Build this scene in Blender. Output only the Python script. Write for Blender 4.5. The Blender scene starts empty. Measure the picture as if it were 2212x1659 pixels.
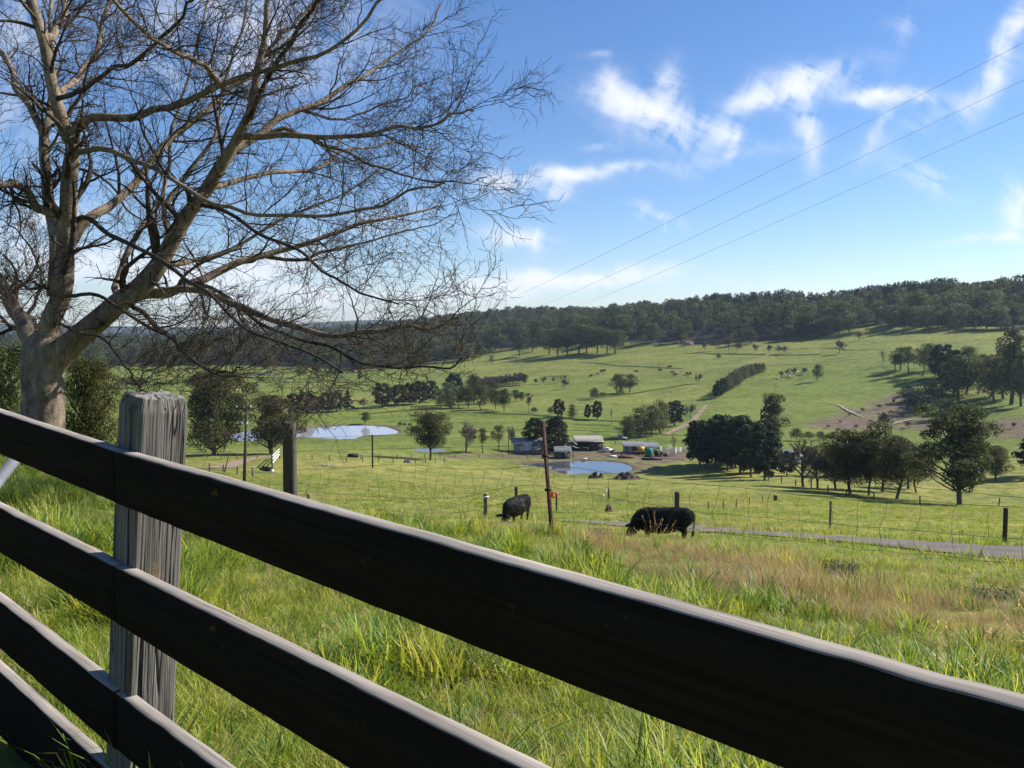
import bpy, bmesh, math, random
import numpy as np
from mathutils import Vector, Matrix, Euler
RNG = np.random.default_rng(7)
random.seed(7)
sc = bpy.context.scene
COL = sc.collection
R = math.radians
# ------------------------------------------------------------------ camera model (photo measured on a 2212 x 1659 view)
F = 1787.0; CX = 1106.0; CY = 829.5; PITCH = math.atan(116.5 / 1787.0)
cp, sp = math.cos(PITCH), math.sin(PITCH)
def ray(px, py):
    """direction through a pixel of the photo, scaled so that y = 1"""
    r = (px - CX) / F; u = -(py - CY) / F
    Y = cp + u * sp; Z = -sp + u * cp
    return np.array([r / Y, 1.0, Z / Y])
def at(px, py, Y):
    return ray(px, py) * Y
def proj(P):
    P = np.asarray(P, float)
    fwd = P[..., 1] * cp - P[..., 2] * sp; up = P[..., 1] * sp + P[..., 2] * cp
    return CX + F * P[..., 0] / fwd, CY - F * up / fwd
# ------------------------------------------------------------------ tagging
def tag(o, label=None, cat=None, group=None, kind=None):
    if label: o['label'] = label
    if cat: o['category'] = cat
    if group: o['group'] = group
    if kind: o['kind'] = kind
    return o
def empty(name, loc, label, cat, group=None, rz=0, s=1):
    o = bpy.data.objects.new(name, None); COL.objects.link(o)
    o.location = loc; o.rotation_euler = (0, 0, rz)
    o.scale = (s, s, s) if not hasattr(s, '__len__') else s
    o.empty_display_size = 0.2
    return tag(o, label, cat, group)
def link(name, me, parent=None, mats=None):
    o = bpy.data.objects.new(name, me); COL.objects.link(o)
    if parent: o.parent = parent
    return o
def mesh_np(name, V, faces, mat=None, smooth=False):
    """faces: list of int arrays (M,k)"""
    V = np.asarray(V, np.float32).reshape(-1, 3)
    me = bpy.data.meshes.new(name)
    me.vertices.add(len(V)); me.vertices.foreach_set('co', V.ravel())
    loops = []; starts = []; n = 0
    for f in faces:
        f = np.asarray(f, np.int32)
        if f.size == 0: continue
        k = f.shape[1]
        loops.append(f.ravel()); starts.append(n + np.arange(len(f)) * k); n += f.size
    loops = np.concatenate(loops).astype(np.int32); starts = np.concatenate(starts).astype(np.int32)
    me.loops.add(len(loops)); me.loops.foreach_set('vertex_index', loops)
    me.polygons.add(len(starts)); me.polygons.foreach_set('loop_start', starts)
    if smooth: me.polygons.foreach_set('use_smooth', np.ones(len(starts), bool))
    me.update(calc_edges=True); me.validate()
    if mat: me.materials.append(mat)
    return me
def join_geo(parts):
    """parts: list of (V, [F..]) -> one"""
    VV = []; FF = {}; n = 0
    for V, fs in parts:
        V = np.asarray(V, float).reshape(-1, 3)
        for f in fs:
            f = np.asarray(f)
            if f.size: FF.setdefault(f.shape[1], []).append(f + n)
        VV.append(V); n += len(V)
    return np.concatenate(VV), [np.concatenate(v) for v in FF.values()]
# ------------------------------------------------------------------ geometry kit
def tubes(P, Rr, S=5, cap=False):
    """P (N,K,3), Rr (N,K) -> verts, [quads]"""
    P = np.asarray(P, float); Rr = np.asarray(Rr, float)
    N, K, _ = P.shape
    T = np.empty_like(P)
    T[:, 1:-1] = P[:, 2:] - P[:, :-2]; T[:, 0] = P[:, 1] - P[:, 0]; T[:, -1] = P[:, -1] - P[:, -2]
    T /= np.linalg.norm(T, axis=2, keepdims=True) + 1e-12
    D = P[:, -1] - P[:, 0]; D /= np.linalg.norm(D, axis=1, keepdims=True) + 1e-12
    ref = np.zeros((N, 3)); ref[np.arange(N), np.argmin(np.abs(D), axis=1)] = 1
    A = np.cross(T, ref[:, None, :]); A /= np.linalg.norm(A, axis=2, keepdims=True) + 1e-12
    B = np.cross(T, A)
    ang = np.arange(S) * 2 * np.pi / S
    V = P[:, :, None, :] + Rr[:, :, None, None] * (np.cos(ang)[None, None, :, None] * A[:, :, None, :] + np.sin(ang)[None, None, :, None] * B[:, :, None, :])
    base = (np.arange(N) * K * S)[:, None, None] + (np.arange(K - 1) * S)[None, :, None]
    i = np.arange(S)[None, None, :]; j = (i + 1) % S
    q = np.stack([base + i, base + j, base + S + j, base + S + i], axis=-1).reshape(-1, 4)
    fs = [q]
    if cap and S in (3, 4, 5, 6, 8, 10, 12, 16):
        b0 = (np.arange(N) * K * S)[:, None] + np.arange(S)[None, ::-1]
        b1 = (np.arange(N) * K * S + (K - 1) * S)[:, None] + np.arange(S)[None, :]
        fs.append(b0); fs.append(b1)
    return V.reshape(-1, 3), fs
def tube1(pts, rad, S=8, cap=True):
    pts = np.asarray(pts, float)
    rad = np.full(len(pts), rad) if np.isscalar(rad) else np.asarray(rad, float)
    return tubes(pts[None], rad[None], S, cap)
def box(c, s, rz=0.0):
    """centre, full sizes"""
    x, y, z = np.array(s) / 2.0
    V = np.array([[a * x, b * y, d * z] for d in (-1, 1) for a, b in ((-1, -1), (1, -1), (1, 1), (-1, 1))], float)
    if rz:
        k, q = math.cos(rz), math.sin(rz); V = np.stack([V[:, 0] * k - V[:, 1] * q, V[:, 0] * q + V[:, 1] * k, V[:, 2]], 1)
    return V + np.array(c), [np.array([[0, 3, 2, 1], [4, 5, 6, 7], [0, 1, 5, 4], [1, 2, 6, 5], [2, 3, 7, 6], [3, 0, 4, 7]])]
def slab(poly, t):
    """flat polygon (n,3) extruded by vector t -> solid"""
    poly = np.asarray(poly, float); n = len(poly); t = np.asarray(t, float)
    V = np.concatenate([poly, poly + t])
    side = np.array([[i, (i + 1) % n, (i + 1) % n + n, i + n] for i in range(n)])
    return V, [side, np.arange(n)[None, ::-1], (np.arange(n) + n)[None]]
def rsmooth(a, sig, axis):
    n = int(sig * 3) + 1; k = np.exp(-0.5 * (np.arange(-n, n + 1) / sig) ** 2); k /= k.sum()
    pad = [(0, 0)] * a.ndim; pad[axis] = (n, n)
    ap = np.pad(a, pad, mode='edge')
    return np.apply_along_axis(lambda m: np.convolve(m, k, mode='valid'), axis, ap)
class Noise2:
    def __init__(s, seed): s.g = np.random.default_rng(seed).random((256, 256))
    def __call__(s, x, y):
        x = np.asarray(x, float); y = np.asarray(y, float)
        i = np.floor(x).astype(int); j = np.floor(y).astype(int); fx = x - i; fy = y - j
        fx = fx * fx * (3 - 2 * fx); fy = fy * fy * (3 - 2 * fy); g = s.g
        a = g[i % 256, j % 256]; b = g[(i + 1) % 256, j % 256]; c = g[i % 256, (j + 1) % 256]; d = g[(i + 1) % 256, (j + 1) % 256]
        return (a * (1 - fx) + b * fx) * (1 - fy) + (c * (1 - fx) + d * fx) * fy
    def fbm(s, x, y, o=4):
        v = 0; a = 0.5
        for k in range(o): v = v + a * s(np.asarray(x) * 2 ** k + 17 * k, np.asarray(y) * 2 ** k + 31 * k); a *= 0.5
        return v
NZ = Noise2(3); NZ2 = Noise2(11)
def sstep(a, b, x):
    t = np.clip((x - a) / (b - a), 0, 1); return t * t * (3 - 2 * t)
# ------------------------------------------------------------------ materials
def new_mat(name):
    m = bpy.data.materials.new(name); m.use_nodes = True; nt = m.node_tree
    for n in list(nt.nodes): nt.nodes.remove(n)
    return m, nt
def N(nt, t, **kw):
    n = nt.nodes.new(t)
    for k, v in kw.items():
        if k.startswith('i_'):
            key = k[2:]
            n.inputs[int(key) if key.isdigit() else key.replace('_', ' ')].default_value = v
        else: setattr(n, k, v)
    return n
def L(nt, a, b): nt.links.new(a, b)
def ramp(nt, fac, stops):
    n = nt.nodes.new('ShaderNodeValToRGB'); cr = n.color_ramp
    while len(cr.elements) < len(stops): cr.elements.new(0.5)
    for e, (p, c) in zip(cr.elements, stops):
        e.position = p; e.color = (c[0], c[1], c[2], 1) if hasattr(c, '__len__') else (c, c, c, 1)
    L(nt, fac, n.inputs[0]); return n.outputs[0]
def mixc(nt, fac, a, b, mode='MIX'):
    n = nt.nodes.new('ShaderNodeMix'); n.data_type = 'RGBA'; n.blend_type = mode
    def s(i, v):
        if hasattr(v, 'is_linked') or isinstance(v, bpy.types.NodeSocket): L(nt, v, n.inputs[i])
        elif hasattr(v, '__len__'): n.inputs[i].default_value = (v[0], v[1], v[2], 1)
        else: n.inputs[i].default_value = v
    s(0, fac); s(6, a); s(7, b); return n.outputs[2]
def mth(nt, op, a, b=None, c=None, clamp=False):
    n = nt.nodes.new('ShaderNodeMath'); n.operation = op; n.use_clamp = clamp
    for i, v in enumerate((a, b, c)):
        if v is None: continue
        if isinstance(v, bpy.types.NodeSocket): L(nt, v, n.inputs[i])
        else: n.inputs[i].default_value = v
    return n.outputs[0]
def coords(nt, kind='Object', scale=(1, 1, 1), rot=(0, 0, 0)):
    tc = nt.nodes.new('ShaderNodeTexCoord'); mp = nt.nodes.new('ShaderNodeMapping')
    mp.inputs['Scale'].default_value = scale; mp.inputs['Rotation'].default_value = rot
    L(nt, tc.outputs[kind], mp.inputs[0]); return mp.outputs[0]
def noise(nt, vec, scale, detail=4, rough=0.55, dist=0.0):
    n = N(nt, 'ShaderNodeTexNoise'); n.inputs['Scale'].default_value = scale; n.inputs['Detail'].default_value = detail
    n.inputs['Roughness'].default_value = rough; n.inputs['Distortion'].default_value = dist
    if vec is not None: L(nt, vec, n.inputs['Vector'])
    return n.outputs[0]
def finish(nt, col, rough=0.8, bump=None, bstr=0.3, bdist=0.02, metal=0.0, spec=0.3, trans=None, transf=0.3):
    out = N(nt, 'ShaderNodeOutputMaterial'); b = N(nt, 'ShaderNodeBsdfPrincipled')
    if isinstance(col, bpy.types.NodeSocket): L(nt, col, b.inputs['Base Color'])
    else: b.inputs['Base Color'].default_value = (*col, 1)
    if isinstance(rough, bpy.types.NodeSocket): L(nt, rough, b.inputs['Roughness'])
    else: b.inputs['Roughness'].default_value = rough
    b.inputs['Metallic'].default_value = metal; b.inputs['Specular IOR Level'].default_value = spec
    if bump is not None:
        bp = N(nt, 'ShaderNodeBump'); bp.inputs['Strength'].default_value = bstr; bp.inputs['Distance'].default_value = bdist
        L(nt, bump, bp.inputs['Height']); L(nt, bp.outputs[0], b.inputs['Normal'])
    if trans is not None:
        t = N(nt, 'ShaderNodeBsdfTranslucent')
        if isinstance(trans, bpy.types.NodeSocket): L(nt, trans, t.inputs[0])
        else: t.inputs[0].default_value = (*trans, 1)
        mx = N(nt, 'ShaderNodeMixShader'); mx.inputs[0].default_value = transf
        L(nt, b.outputs[0], mx.inputs[1]); L(nt, t.outputs[0], mx.inputs[2]); L(nt, mx.outputs[0], out.inputs[0])
    else: L(nt, b.outputs[0], out.inputs[0])
    return b
def simple(name, col, rough=0.7, var=0.15, scale=3.0, metal=0.0, spec=0.3, bstr=0.1, kind='Object'):
    m, nt = new_mat(name); v = coords(nt, kind); n = noise(nt, v, scale, 5)
    c = ramp(nt, n, [(0.3, [k * (1 - var) for k in col]), (0.7, [min(1, k * (1 + var)) for k in col])])
    finish(nt, c, rough, n, bstr, 0.01, metal, spec); return m
def weathered(name, dark, mid, light, topcol=None, lichen=0.0, sc_=1.0, axis=0, bs=0.8, spec=.2, crk=1):
    """split / sawn grey timber, grain along local axis"""
    m, nt = new_mat(name)
    s = [42 * sc_] * 3; s[axis] = 1.6 * sc_
    v = coords(nt, 'Object', tuple(s)); g = noise(nt, v, 1.0, 6, 0.65, 0.6)
    s2 = [70 * sc_] * 3; s2[axis] = 2.0 * sc_
    g2 = noise(nt, coords(nt, 'Object', tuple(s2)), 1.0, 3, 0.6)
    blot = noise(nt, coords(nt, 'Object', (4 * sc_,) * 3), 1.0, 5, 0.65)
    s3 = [16 * sc_] * 3; s3[axis] = .5 * sc_
    crack = noise(nt, coords(nt, 'Object', tuple(s3)), 1.0, 2, 0.5, 1.0)
    ck = ramp(nt, crack, [(0.0, 1), (0.485, 1), (0.5, 1 - crk), (0.515, 1)])
    c = ramp(nt, g, [(0.3, dark), (0.5, mid), (0.72, light)])
    c = mixc(nt, 0.45, c, ramp(nt, g2, [(0.3, dark), (0.7, light)]))
    c = mixc(nt, mth(nt, 'MULTIPLY', ramp(nt, blot, [(0.35, 0), (0.65, 1)]), .5), c, mid)
    c = mixc(nt, 1.0, c, ramp(nt, ck, [(0, (.25, .25, .25)), (1, (1, 1, 1))]), 'MULTIPLY')
    if lichen:
        lb = noise(nt, coords(nt, 'Object', (9 * sc_,) * 3), 1.0, 6, 0.75)
        lf = ramp(nt, lb, [(0.66 - lichen, 0), (0.74 - lichen, 1)])
        c = mixc(nt, mth(nt, 'MULTIPLY', lf, .75 if crk else .2), c, (.36, .24, .05))
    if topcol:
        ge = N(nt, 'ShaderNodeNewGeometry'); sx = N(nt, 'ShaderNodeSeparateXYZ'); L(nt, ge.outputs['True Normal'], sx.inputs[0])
        tf = ramp(nt, sx.outputs[2], [(0.35, 0), (0.8, 1)])  # up-facing sides take topcol; on the rails this paints in sunlit tops
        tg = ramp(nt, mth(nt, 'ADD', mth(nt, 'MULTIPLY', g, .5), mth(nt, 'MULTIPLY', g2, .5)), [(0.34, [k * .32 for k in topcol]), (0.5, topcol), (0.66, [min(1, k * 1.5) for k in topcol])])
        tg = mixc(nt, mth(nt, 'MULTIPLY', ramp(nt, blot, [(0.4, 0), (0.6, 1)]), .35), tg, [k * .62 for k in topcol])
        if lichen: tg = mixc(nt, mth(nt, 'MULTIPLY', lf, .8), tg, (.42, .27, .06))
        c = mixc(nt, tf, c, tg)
    h = mth(nt, 'ADD', mth(nt, 'MULTIPLY', g, .8), mth(nt, 'ADD', mth(nt, 'MULTIPLY', g2, .35), mth(nt, 'MULTIPLY', ck, .8)))
    finish(nt, c, 0.95, h, bs, 0.006, spec=spec)
    return m
def foliage(name, dark, mid, light, tf=0.25, rough=0.65, spec=0.10, lum=1.9):
    m, nt = new_mat(name)
    ge = N(nt, 'ShaderNodeNewGeometry'); oi = N(nt, 'ShaderNodeObjectInfo')
    n = noise(nt, coords(nt, 'Object', (7, 7, 7)), 1.0, 3)
    f = mth(nt, 'ADD', mth(nt, 'MULTIPLY', ge.outputs['Random Per Island'], .55), mth(nt, 'MULTIPLY', n, .45))
    c = ramp(nt, f, [(0.2, dark), (0.5, mid), (0.85, light)])
    hs = N(nt, 'ShaderNodeHueSaturation'); L(nt, c, hs.inputs['Color'])
    L(nt, mth(nt, 'ADD', mth(nt, 'MULTIPLY', oi.outputs['Random'], .05), .475), hs.inputs['Hue'])
    L(nt, mth(nt, 'ADD', mth(nt, 'MULTIPLY', oi.outputs['Random'], .5), .75), hs.inputs['Value'])
    c = hs.outputs[0]
    t = mixc(nt, 1.0, c, (lum, lum * 1.05, lum * .6), 'MULTIPLY')
    finish(nt, c, rough, spec=spec, trans=t, transf=tf); return m
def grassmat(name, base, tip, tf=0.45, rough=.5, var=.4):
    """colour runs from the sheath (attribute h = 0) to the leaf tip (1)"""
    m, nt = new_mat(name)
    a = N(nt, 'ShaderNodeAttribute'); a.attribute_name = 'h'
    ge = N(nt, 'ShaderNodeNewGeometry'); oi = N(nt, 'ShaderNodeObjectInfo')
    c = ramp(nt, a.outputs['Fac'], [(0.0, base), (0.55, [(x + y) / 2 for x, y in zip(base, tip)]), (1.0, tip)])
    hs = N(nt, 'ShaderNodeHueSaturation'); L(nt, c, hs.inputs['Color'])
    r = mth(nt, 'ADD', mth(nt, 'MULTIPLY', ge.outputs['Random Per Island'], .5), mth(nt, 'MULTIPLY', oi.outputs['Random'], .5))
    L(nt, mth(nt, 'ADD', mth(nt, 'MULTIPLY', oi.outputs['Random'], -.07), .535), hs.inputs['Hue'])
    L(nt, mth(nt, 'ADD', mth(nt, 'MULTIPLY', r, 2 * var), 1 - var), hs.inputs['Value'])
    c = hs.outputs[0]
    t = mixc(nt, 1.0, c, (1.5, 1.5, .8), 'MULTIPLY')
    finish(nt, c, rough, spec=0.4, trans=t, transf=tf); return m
def bark(name, dark, light, scale=6.0, axis_s=0.35, moss=None):
    m, nt = new_mat(name)
    v = coords(nt, 'Object', (scale, scale, scale * axis_s)); a = noise(nt, v, 1.0, 6, .65)
    b = noise(nt, coords(nt, 'Object', (1.2, 1.2, 1.2)), 1.0, 4)
    fine = noise(nt, coords(nt, 'Object', (scale * 6,) * 3), 1.0, 4, .7)
    c = ramp(nt, mth(nt, 'ADD', mth(nt, 'MULTIPLY', a, .65), mth(nt, 'MULTIPLY', fine, .35)), [(0.36, dark), (0.62, light)])
    if moss: c = mixc(nt, mth(nt, 'MULTIPLY', ramp(nt, b, [(0.5, 0), (0.68, 1)]), .5), c, moss)
    finish(nt, c, .9, mth(nt, 'ADD', a, mth(nt, 'MULTIPLY', fine, .6)), .8, .03, spec=.15); return m
M = {}
M['rail'] = weathered('rail_timber_lit_top', (.007, .0055, .004), (.015, .0115, .0085), (.028, .021, .015), topcol=(.30, .265, .23), lichen=.025, axis=0, bs=.16, spec=.03, crk=0)  # shaded faces near-black, sunlit tops pale: light and shade put into the colour
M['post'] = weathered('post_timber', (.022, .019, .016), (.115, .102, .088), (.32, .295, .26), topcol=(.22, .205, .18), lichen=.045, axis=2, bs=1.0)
M['oldpost'] = weathered('old_post_timber', (.03, .026, .022), (.07, .06, .05), (.14, .12, .10), axis=2)
M['bark'] = bark('bark_pale', (.055, .040, .030), (.36, .28, .205), 7, .5, (.17, .135, .07))
M['twig'] = bark('twig_bark', (.022, .016, .014), (.105, .08, .062), 5, 1, (.10, .08, .03))
M['fbark'] = bark('far_bark', (.06, .05, .04), (.16, .135, .11), 2, .4)
M['gum'] = foliage('gum_leaves', (.012, .018, .006), (.052, .062, .022), (.165, .160, .065), .25)
M['gumpale'] = foliage('pale_gum_leaves', (.022, .028, .013), (.085, .092, .046), (.21, .205, .115), .25)
M['olive'] = foliage('olive_leaves', (.020, .025, .008), (.065, .068, .022), (.16, .15, .05), .25)
M['pine'] = foliage('pine_needles', (.008, .015, .008), (.020, .034, .016), (.045, .062, .028), .12)
M['scrub'] = foliage('scrub_leaves', (.03, .035, .02), (.07, .075, .045), (.13, .125, .08), .2)
M['bare'] = bark('bare_far_twigs', (.085, .066, .058), (.19, .150, .135), 2, 1)
M['wire'] = simple('galvanised_wire', (.09, .085, .08), .5, .3, 20, .7)
M['steelred'] = simple('rusty_red_steel', (.050, .016, .012), .7, .5, 25, .2)
M['orange'] = simple('orange_plastic', (.85, .12, .05), .4, .05)
M['white'] = simple('white_paint', (.72, .71, .67), .6, .1)
M['galv'] = simple('galvanised_steel', (.22, .23, .24), .5, .2, 12, .5)
M['rubber'] = simple('black_rubber', (.015, .015, .016), .6, .2)
M['dgreen'] = simple('green_paint', (.01, .20, .10), .5, .1)
M['yellow'] = simple('yellow_paint', (.60, .34, .02), .5, .1)
M['rust'] = simple('rust_red', (.15, .055, .032), .8, .3)
M['zinc'] = simple('corrugated_zinc', (.20, .205, .21), .5, .15, 2, .2)
M['zincwarm'] = simple('old_iron_roof', (.33, .30, .25), .6, .2, 1, .1)
M['wallpale'] = simple('pale_wall', (.30, .30, .275), .8, .1, 2)
M['walldark'] = weathered('dark_slab_wall', (.04, .036, .033), (.09, .085, .08), (.16, .155, .15), axis=2, sc_=.15)
M['cream'] = simple('cream_board', (.60, .55, .42), .7, .1)
M['glass'] = simple('dark_glass', (.02, .025, .03), .1, .1)
M['soil'] = simple('dark_soil', (.075, .055, .040), .95, .5, 1.5, bstr=.8)
M['hoof'] = simple('dark_horn', (.03, .025, .02), .6)
M['wool'] = simple('sheep_wool', (.50, .46, .36), .95, .15, 4)
M['brown'] = simple('brown_hide', (.12, .06, .035), .8, .2)
def cowmat():
    m, nt = new_mat('black_hide'); v = coords(nt, 'Object', (14, 14, 5)); n = noise(nt, v, 1, 6, .7)
    b = noise(nt, coords(nt, 'Object', (2, 2, 2)), 1, 3)
    c = ramp(nt, mth(nt, 'ADD', mth(nt, 'MULTIPLY', n, .5), mth(nt, 'MULTIPLY', b, .5)), [(0.35, (.006, .006, .006)), (.65, (.022, .016, .013))])
    finish(nt, c, .6, n, .7, .02, spec=.25); return m
M['cow'] = cowmat()
# ------------------------------------------------------------------ terrain
# per photo column: (distance, value); value > 200 is the photo row the ground has there, else the height itself (camera at 0)
FAR = [(2000, -30.), (3200, -55.)]
TC = {
 -700: [(1, -1.45), (2.4, -1.5), (6, -1.7), (12, -1.95), (16, -2.5), (25, -4.8), (40, -8.5), (60, -12.5), (90, -17.5), (130, 1010), (190, 988), (240, 965), (285, -38), (400, -39.5), (1000, -40), (1200, 770), (1600, 750), (2400, 735), (3500, -40), (5000, 698), (7000, 0.), (9500, -60.)],
 100: [(1, -1.45), (2.4, -1.5), (6, -1.75), (12, -2.0), (16, -2.7), (25, -5.0), (40, -8.8), (60, -12.5), (90, -17.3), (130, 1010), (190, 988), (240, 965), (285, -38), (400, -39.5), (1000, -40), (1200, 770), (1600, 748), (2400, 733), (3500, -40), (5000, 697), (7000, 0.), (9500, -60.)],
 300: [(1, -1.45), (2.4, -1.5), (6, -1.8), (12, -2.25), (16, -3.0), (25, -5.3), (40, -9.0), (60, -12.6), (90, -17.2), (130, 1010), (190, 988), (240, 965), (282, -38), (335, -38), (400, -39.5), (1000, -40), (1200, 770), (1600, 748), (2400, 733), (3500, -40), (5000, 706), (7000, 0.), (9500, -60.)],
 530: [(1, -1.45), (2.4, -1.5), (6, -1.9), (10, -2.4), (14.7, -3.25), (22, -5.2), (40, -9.2), (60, -12.7), (90, 1048), (130, 1012), (190, 987), (240, 965), (282, -38), (335, -38), (400, -39.5), (1000, -40), (1150, 772), (1400, 752), (1800, 738), (2400, 730), (3500, -40), (5000, 710), (7000, 0.), (9500, -60.)],
 800: [(1, -1.45), (2.4, -1.5), (6, -2.0), (10, -2.5), (13, -3.05), (22, -5.4), (40, -9.4), (60, 1080), (90, 1056), (130, 1024), (190, 990), (240, 966), (280, -37.4), (289, -38), (335, -38), (400, -39.6), (480, -39.5), (600, -39), (700, 812), (850, 790), (1000, 772), (1100, 762), (1300, 737), (1500, 722), (1750, 712), (2300, -10.), (3500, -20), (5000, 687), (7000, 0.), (9500, -60.)],
 1000: [(1, -1.45), (2.4, -1.5), (6, -2.05), (11, -2.7), (16, -4.0), (29, -7.0), (40, 1122), (60, 1095), (90, 1072), (130, 1048), (180, 1025), (230, 985), (280, 955), (330, 925), (400, -39.8), (480, 860), (560, 834), (650, 810), (740, 790), (850, 770), (950, 752), (1080, 730), (1250, 706), (1400, 706), (2000, -15.), (3500, -20), (5000, 694), (7000, 0.), (9500, -60.)],
 1106: [(1, -1.45), (2.4, -1.5), (6, -2.05), (11, -2.68), (16, -3.95), (29, -7.1), (40, 1122), (60, 1098), (90, 1076), (130, 1055), (180, 1034), (205, -36.7), (245, -37), (270, 963), (330, 920), (400, -39.5), (480, 860), (560, 833), (650, 806), (740, 783), (850, 760), (950, 742), (1080, 715), (1200, 694), (1400, 692), (2000, 0.), (3500, -20), (5000, 705), (7000, 0.), (9500, -60.)],
 1400: [(1, -1.45), (2.4, -1.5), (6, -2.2), (10, -2.78), (13, -3.42), (16, -4.2), (20, -5.4), (28.5, 1160), (40, 1133), (60, 1103), (90, 1079), (133, 1053), (180, 1038), (210, -36.7), (238, -37), (262, 972), (300, 942), (360, 901), (430, 865), (500, 835), (570, 800), (640, 773), (700, 753), (780, 725), (860, 696), (900, 689), (1050, 690), (1500, 0.), (3500, -30.), (7000, -30.), (9500, -60.)],
 1700: [(1, -1.45), (2.4, -1.5), (6, -2.25), (10, -2.9), (13, -3.6), (16, -4.4), (20, -5.4), (27, -7.1), (31, 1160), (36, 1150), (45, 1132), (60, 1110), (90, 1085), (133, 1060), (190, 1020), (240, 982), (300, 932), (360, 886), (420, 846), (480, 806), (540, 778), (600, 756), (660, 735), (740, 706), (800, 687), (860, 681), (1000, 683), (1500, 0.), (3500, -30.), (7000, -30.), (9500, -60.)],
 2000: [(1, -1.45), (2.4, -1.5), (5, -2.1), (8, -2.7), (12, -3.74), (16, -4.7), (20, -5.8), (26, -7.2), (28, 1183), (31, 1171), (40, 1150), (60, 1120), (90, 1102), (133, 1080), (190, 1030), (240, 988), (290, 938), (330, 902), (380, 852), (430, 803), (480, 766), (540, 736), (600, 708), (660, 680), (720, 665), (900, 672), (1500, 0.), (3500, -30.), (7000, -30.), (9500, -60.)],
 2212: [(1, -1.45), (2.4, -1.5), (5, -2.15), (8, -2.75), (11, -3.76), (14, -4.6), (18, -5.5), (24, 1216), (28, 1182), (40, 1150), (60, 1126), (90, 1106), (133, 1089), (170, 1035), (240, 945), (300, 885), (340, 850), (420, 790), (500, 742), (560, 715), (620, 690), (700, 662), (900, 668), (1500, 0.), (3500, -30.), (7000, -30.), (9500, -60.)],
 2900: [(1, -1.45), (2.4, -1.5), (5, -2.2), (8, -2.9), (11, -3.7), (18, -5.6), (23, -6.5), (28, -7.3), (40, -9.6), (60, -13.5), (90, -19), (133, -26), (170, -29), (240, -29), (300, -27), (340, -24), (420, -16), (500, -7), (560, 0), (620, 8), (700, 19), (900, 20), (1500, 0.), (3500, -30.), (7000, -30.), (9500, -60.)],
}
LG = np.linspace(math.log(1.0), math.log(9500.0), 620)
TS = np.linspace(-1.05, 1.05, 240)
_c = []; _t = []
for x in sorted(TC):
    sl = lambda y: ray(x, y)[2]
    k = [(math.log(d), d * sl(v) if v > 200 else v) for d, v in TC[x]]
    _c.append(np.interp(LG, [a for a, b in k], [b for a, b in k])); _t.append((x - CX) / F)
_c = rsmooth(np.array(_c), 2.2, 1)
GRID = np.array([np.interp(TS, _t, _c[:, j]) for j in range(len(LG))]).T
GRID = rsmooth(GRID, 5.0, 0)
def base_ground(X, Y):
    X = np.asarray(X, float); Y = np.asarray(Y, float)
    r = np.hypot(X, Y); az = np.arctan2(X, Y); a = np.clip(az, -0.78, 0.78)
    t = np.tan(a); d = r * np.cos(a)
    li = (np.log(np.clip(d, 1.0, 9499)) - LG[0]) / (LG[1] - LG[0]); ti = (np.clip(t, -1.05, 1.05) - TS[0]) / (TS[1] - TS[0])
    i = np.clip(li.astype(int), 0, len(LG) - 2); j = np.clip(ti.astype(int), 0, len(TS) - 2)
    fi = li - i; fj = ti - j
    z = (GRID[j, i] * (1 - fj) + GRID[j + 1, i] * fj) * (1 - fi) + (GRID[j, i + 1] * (1 - fj) + GRID[j + 1, i + 1] * fj) * fi
    rear = sstep(1.3, 2.2, np.abs(az))                       # behind the viewer the hillside goes on rising gently
    z = z * (1 - rear) + (-1.45 + 0.05 * np.clip(r - 1, 0, 400)) * rear
    amp = np.clip((d - 30) / 200, 0, 1)
    z = z + amp * 0.0026 * np.clip(d, 0, 1500) * (NZ.fbm(X / 38, Y / 38, 4) - .47) * 2
    z = z + sstep(1400, 2600, d) * 26 * (NZ2.fbm(X / 420, Y / 420, 4) - .47)
    z = z + 0.10 * (NZ2.fbm(X / 2.2, Y / 2.2, 3) - .45) * sstep(3, 8, d) * (1 - sstep(60, 140, d))
    return z
def poly_world(pts, zw):
    out = []
    for x, y in pts:
        r = ray(x, y); out.append(r * (zw / r[2]))
    return np.array(out)[:, :2]
def smooth_poly(p, n=8):
    p = np.asarray(p, float); m = len(p); out = []
    for i in range(m):
        a, b, c, d = p[(i - 1) % m], p[i], p[(i + 1) % m], p[(i + 2) % m]
        for k in range(n):
            t = k / n
            out.append(.5 * ((2 * b) + (c - a) * t + (2 * a - 5 * b + 4 * c - d) * t * t + (3 * b - a - 3 * c + d) * t ** 3))
    return np.array(out)
def poly_sd(X, Y, P):
    """signed distance, negative inside"""
    X = np.asarray(X, float); Y = np.asarray(Y, float); ins = np.zeros(X.shape, bool); dd = np.full(X.shape, 1e9)
    n = len(P)
    for i in range(n):
        a = P[i]; b = P[(i + 1) % n]
        c = (a[1] > Y) != (b[1] > Y)
        with np.errstate(divide='ignore', invalid='ignore'):
            ins ^= c & (X < (b[0] - a[0]) * (Y - a[1]) / (b[1] - a[1] + 1e-12) + a[0])
        e = b - a; t = np.clip(((X - a[0]) * e[0] + (Y - a[1]) * e[1]) / (e @ e + 1e-9), 0, 1)
        dd = np.minimum(dd, np.hypot(X - a[0] - t * e[0], Y - a[1] - t * e[1]))
    return np.where(ins, -dd, dd)
POND2 = [(1122, 1002.3), (1149, 1001), (1198, 998.3), (1232, 996), (1288, 996), (1332, 998.6), (1359, 1006), (1366, 1013), (1354, 1021), (1310, 1023), (1265, 1024.5), (1238, 1026), (1212, 1022.5), (1184, 1011.7), (1150, 1006)]
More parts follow.
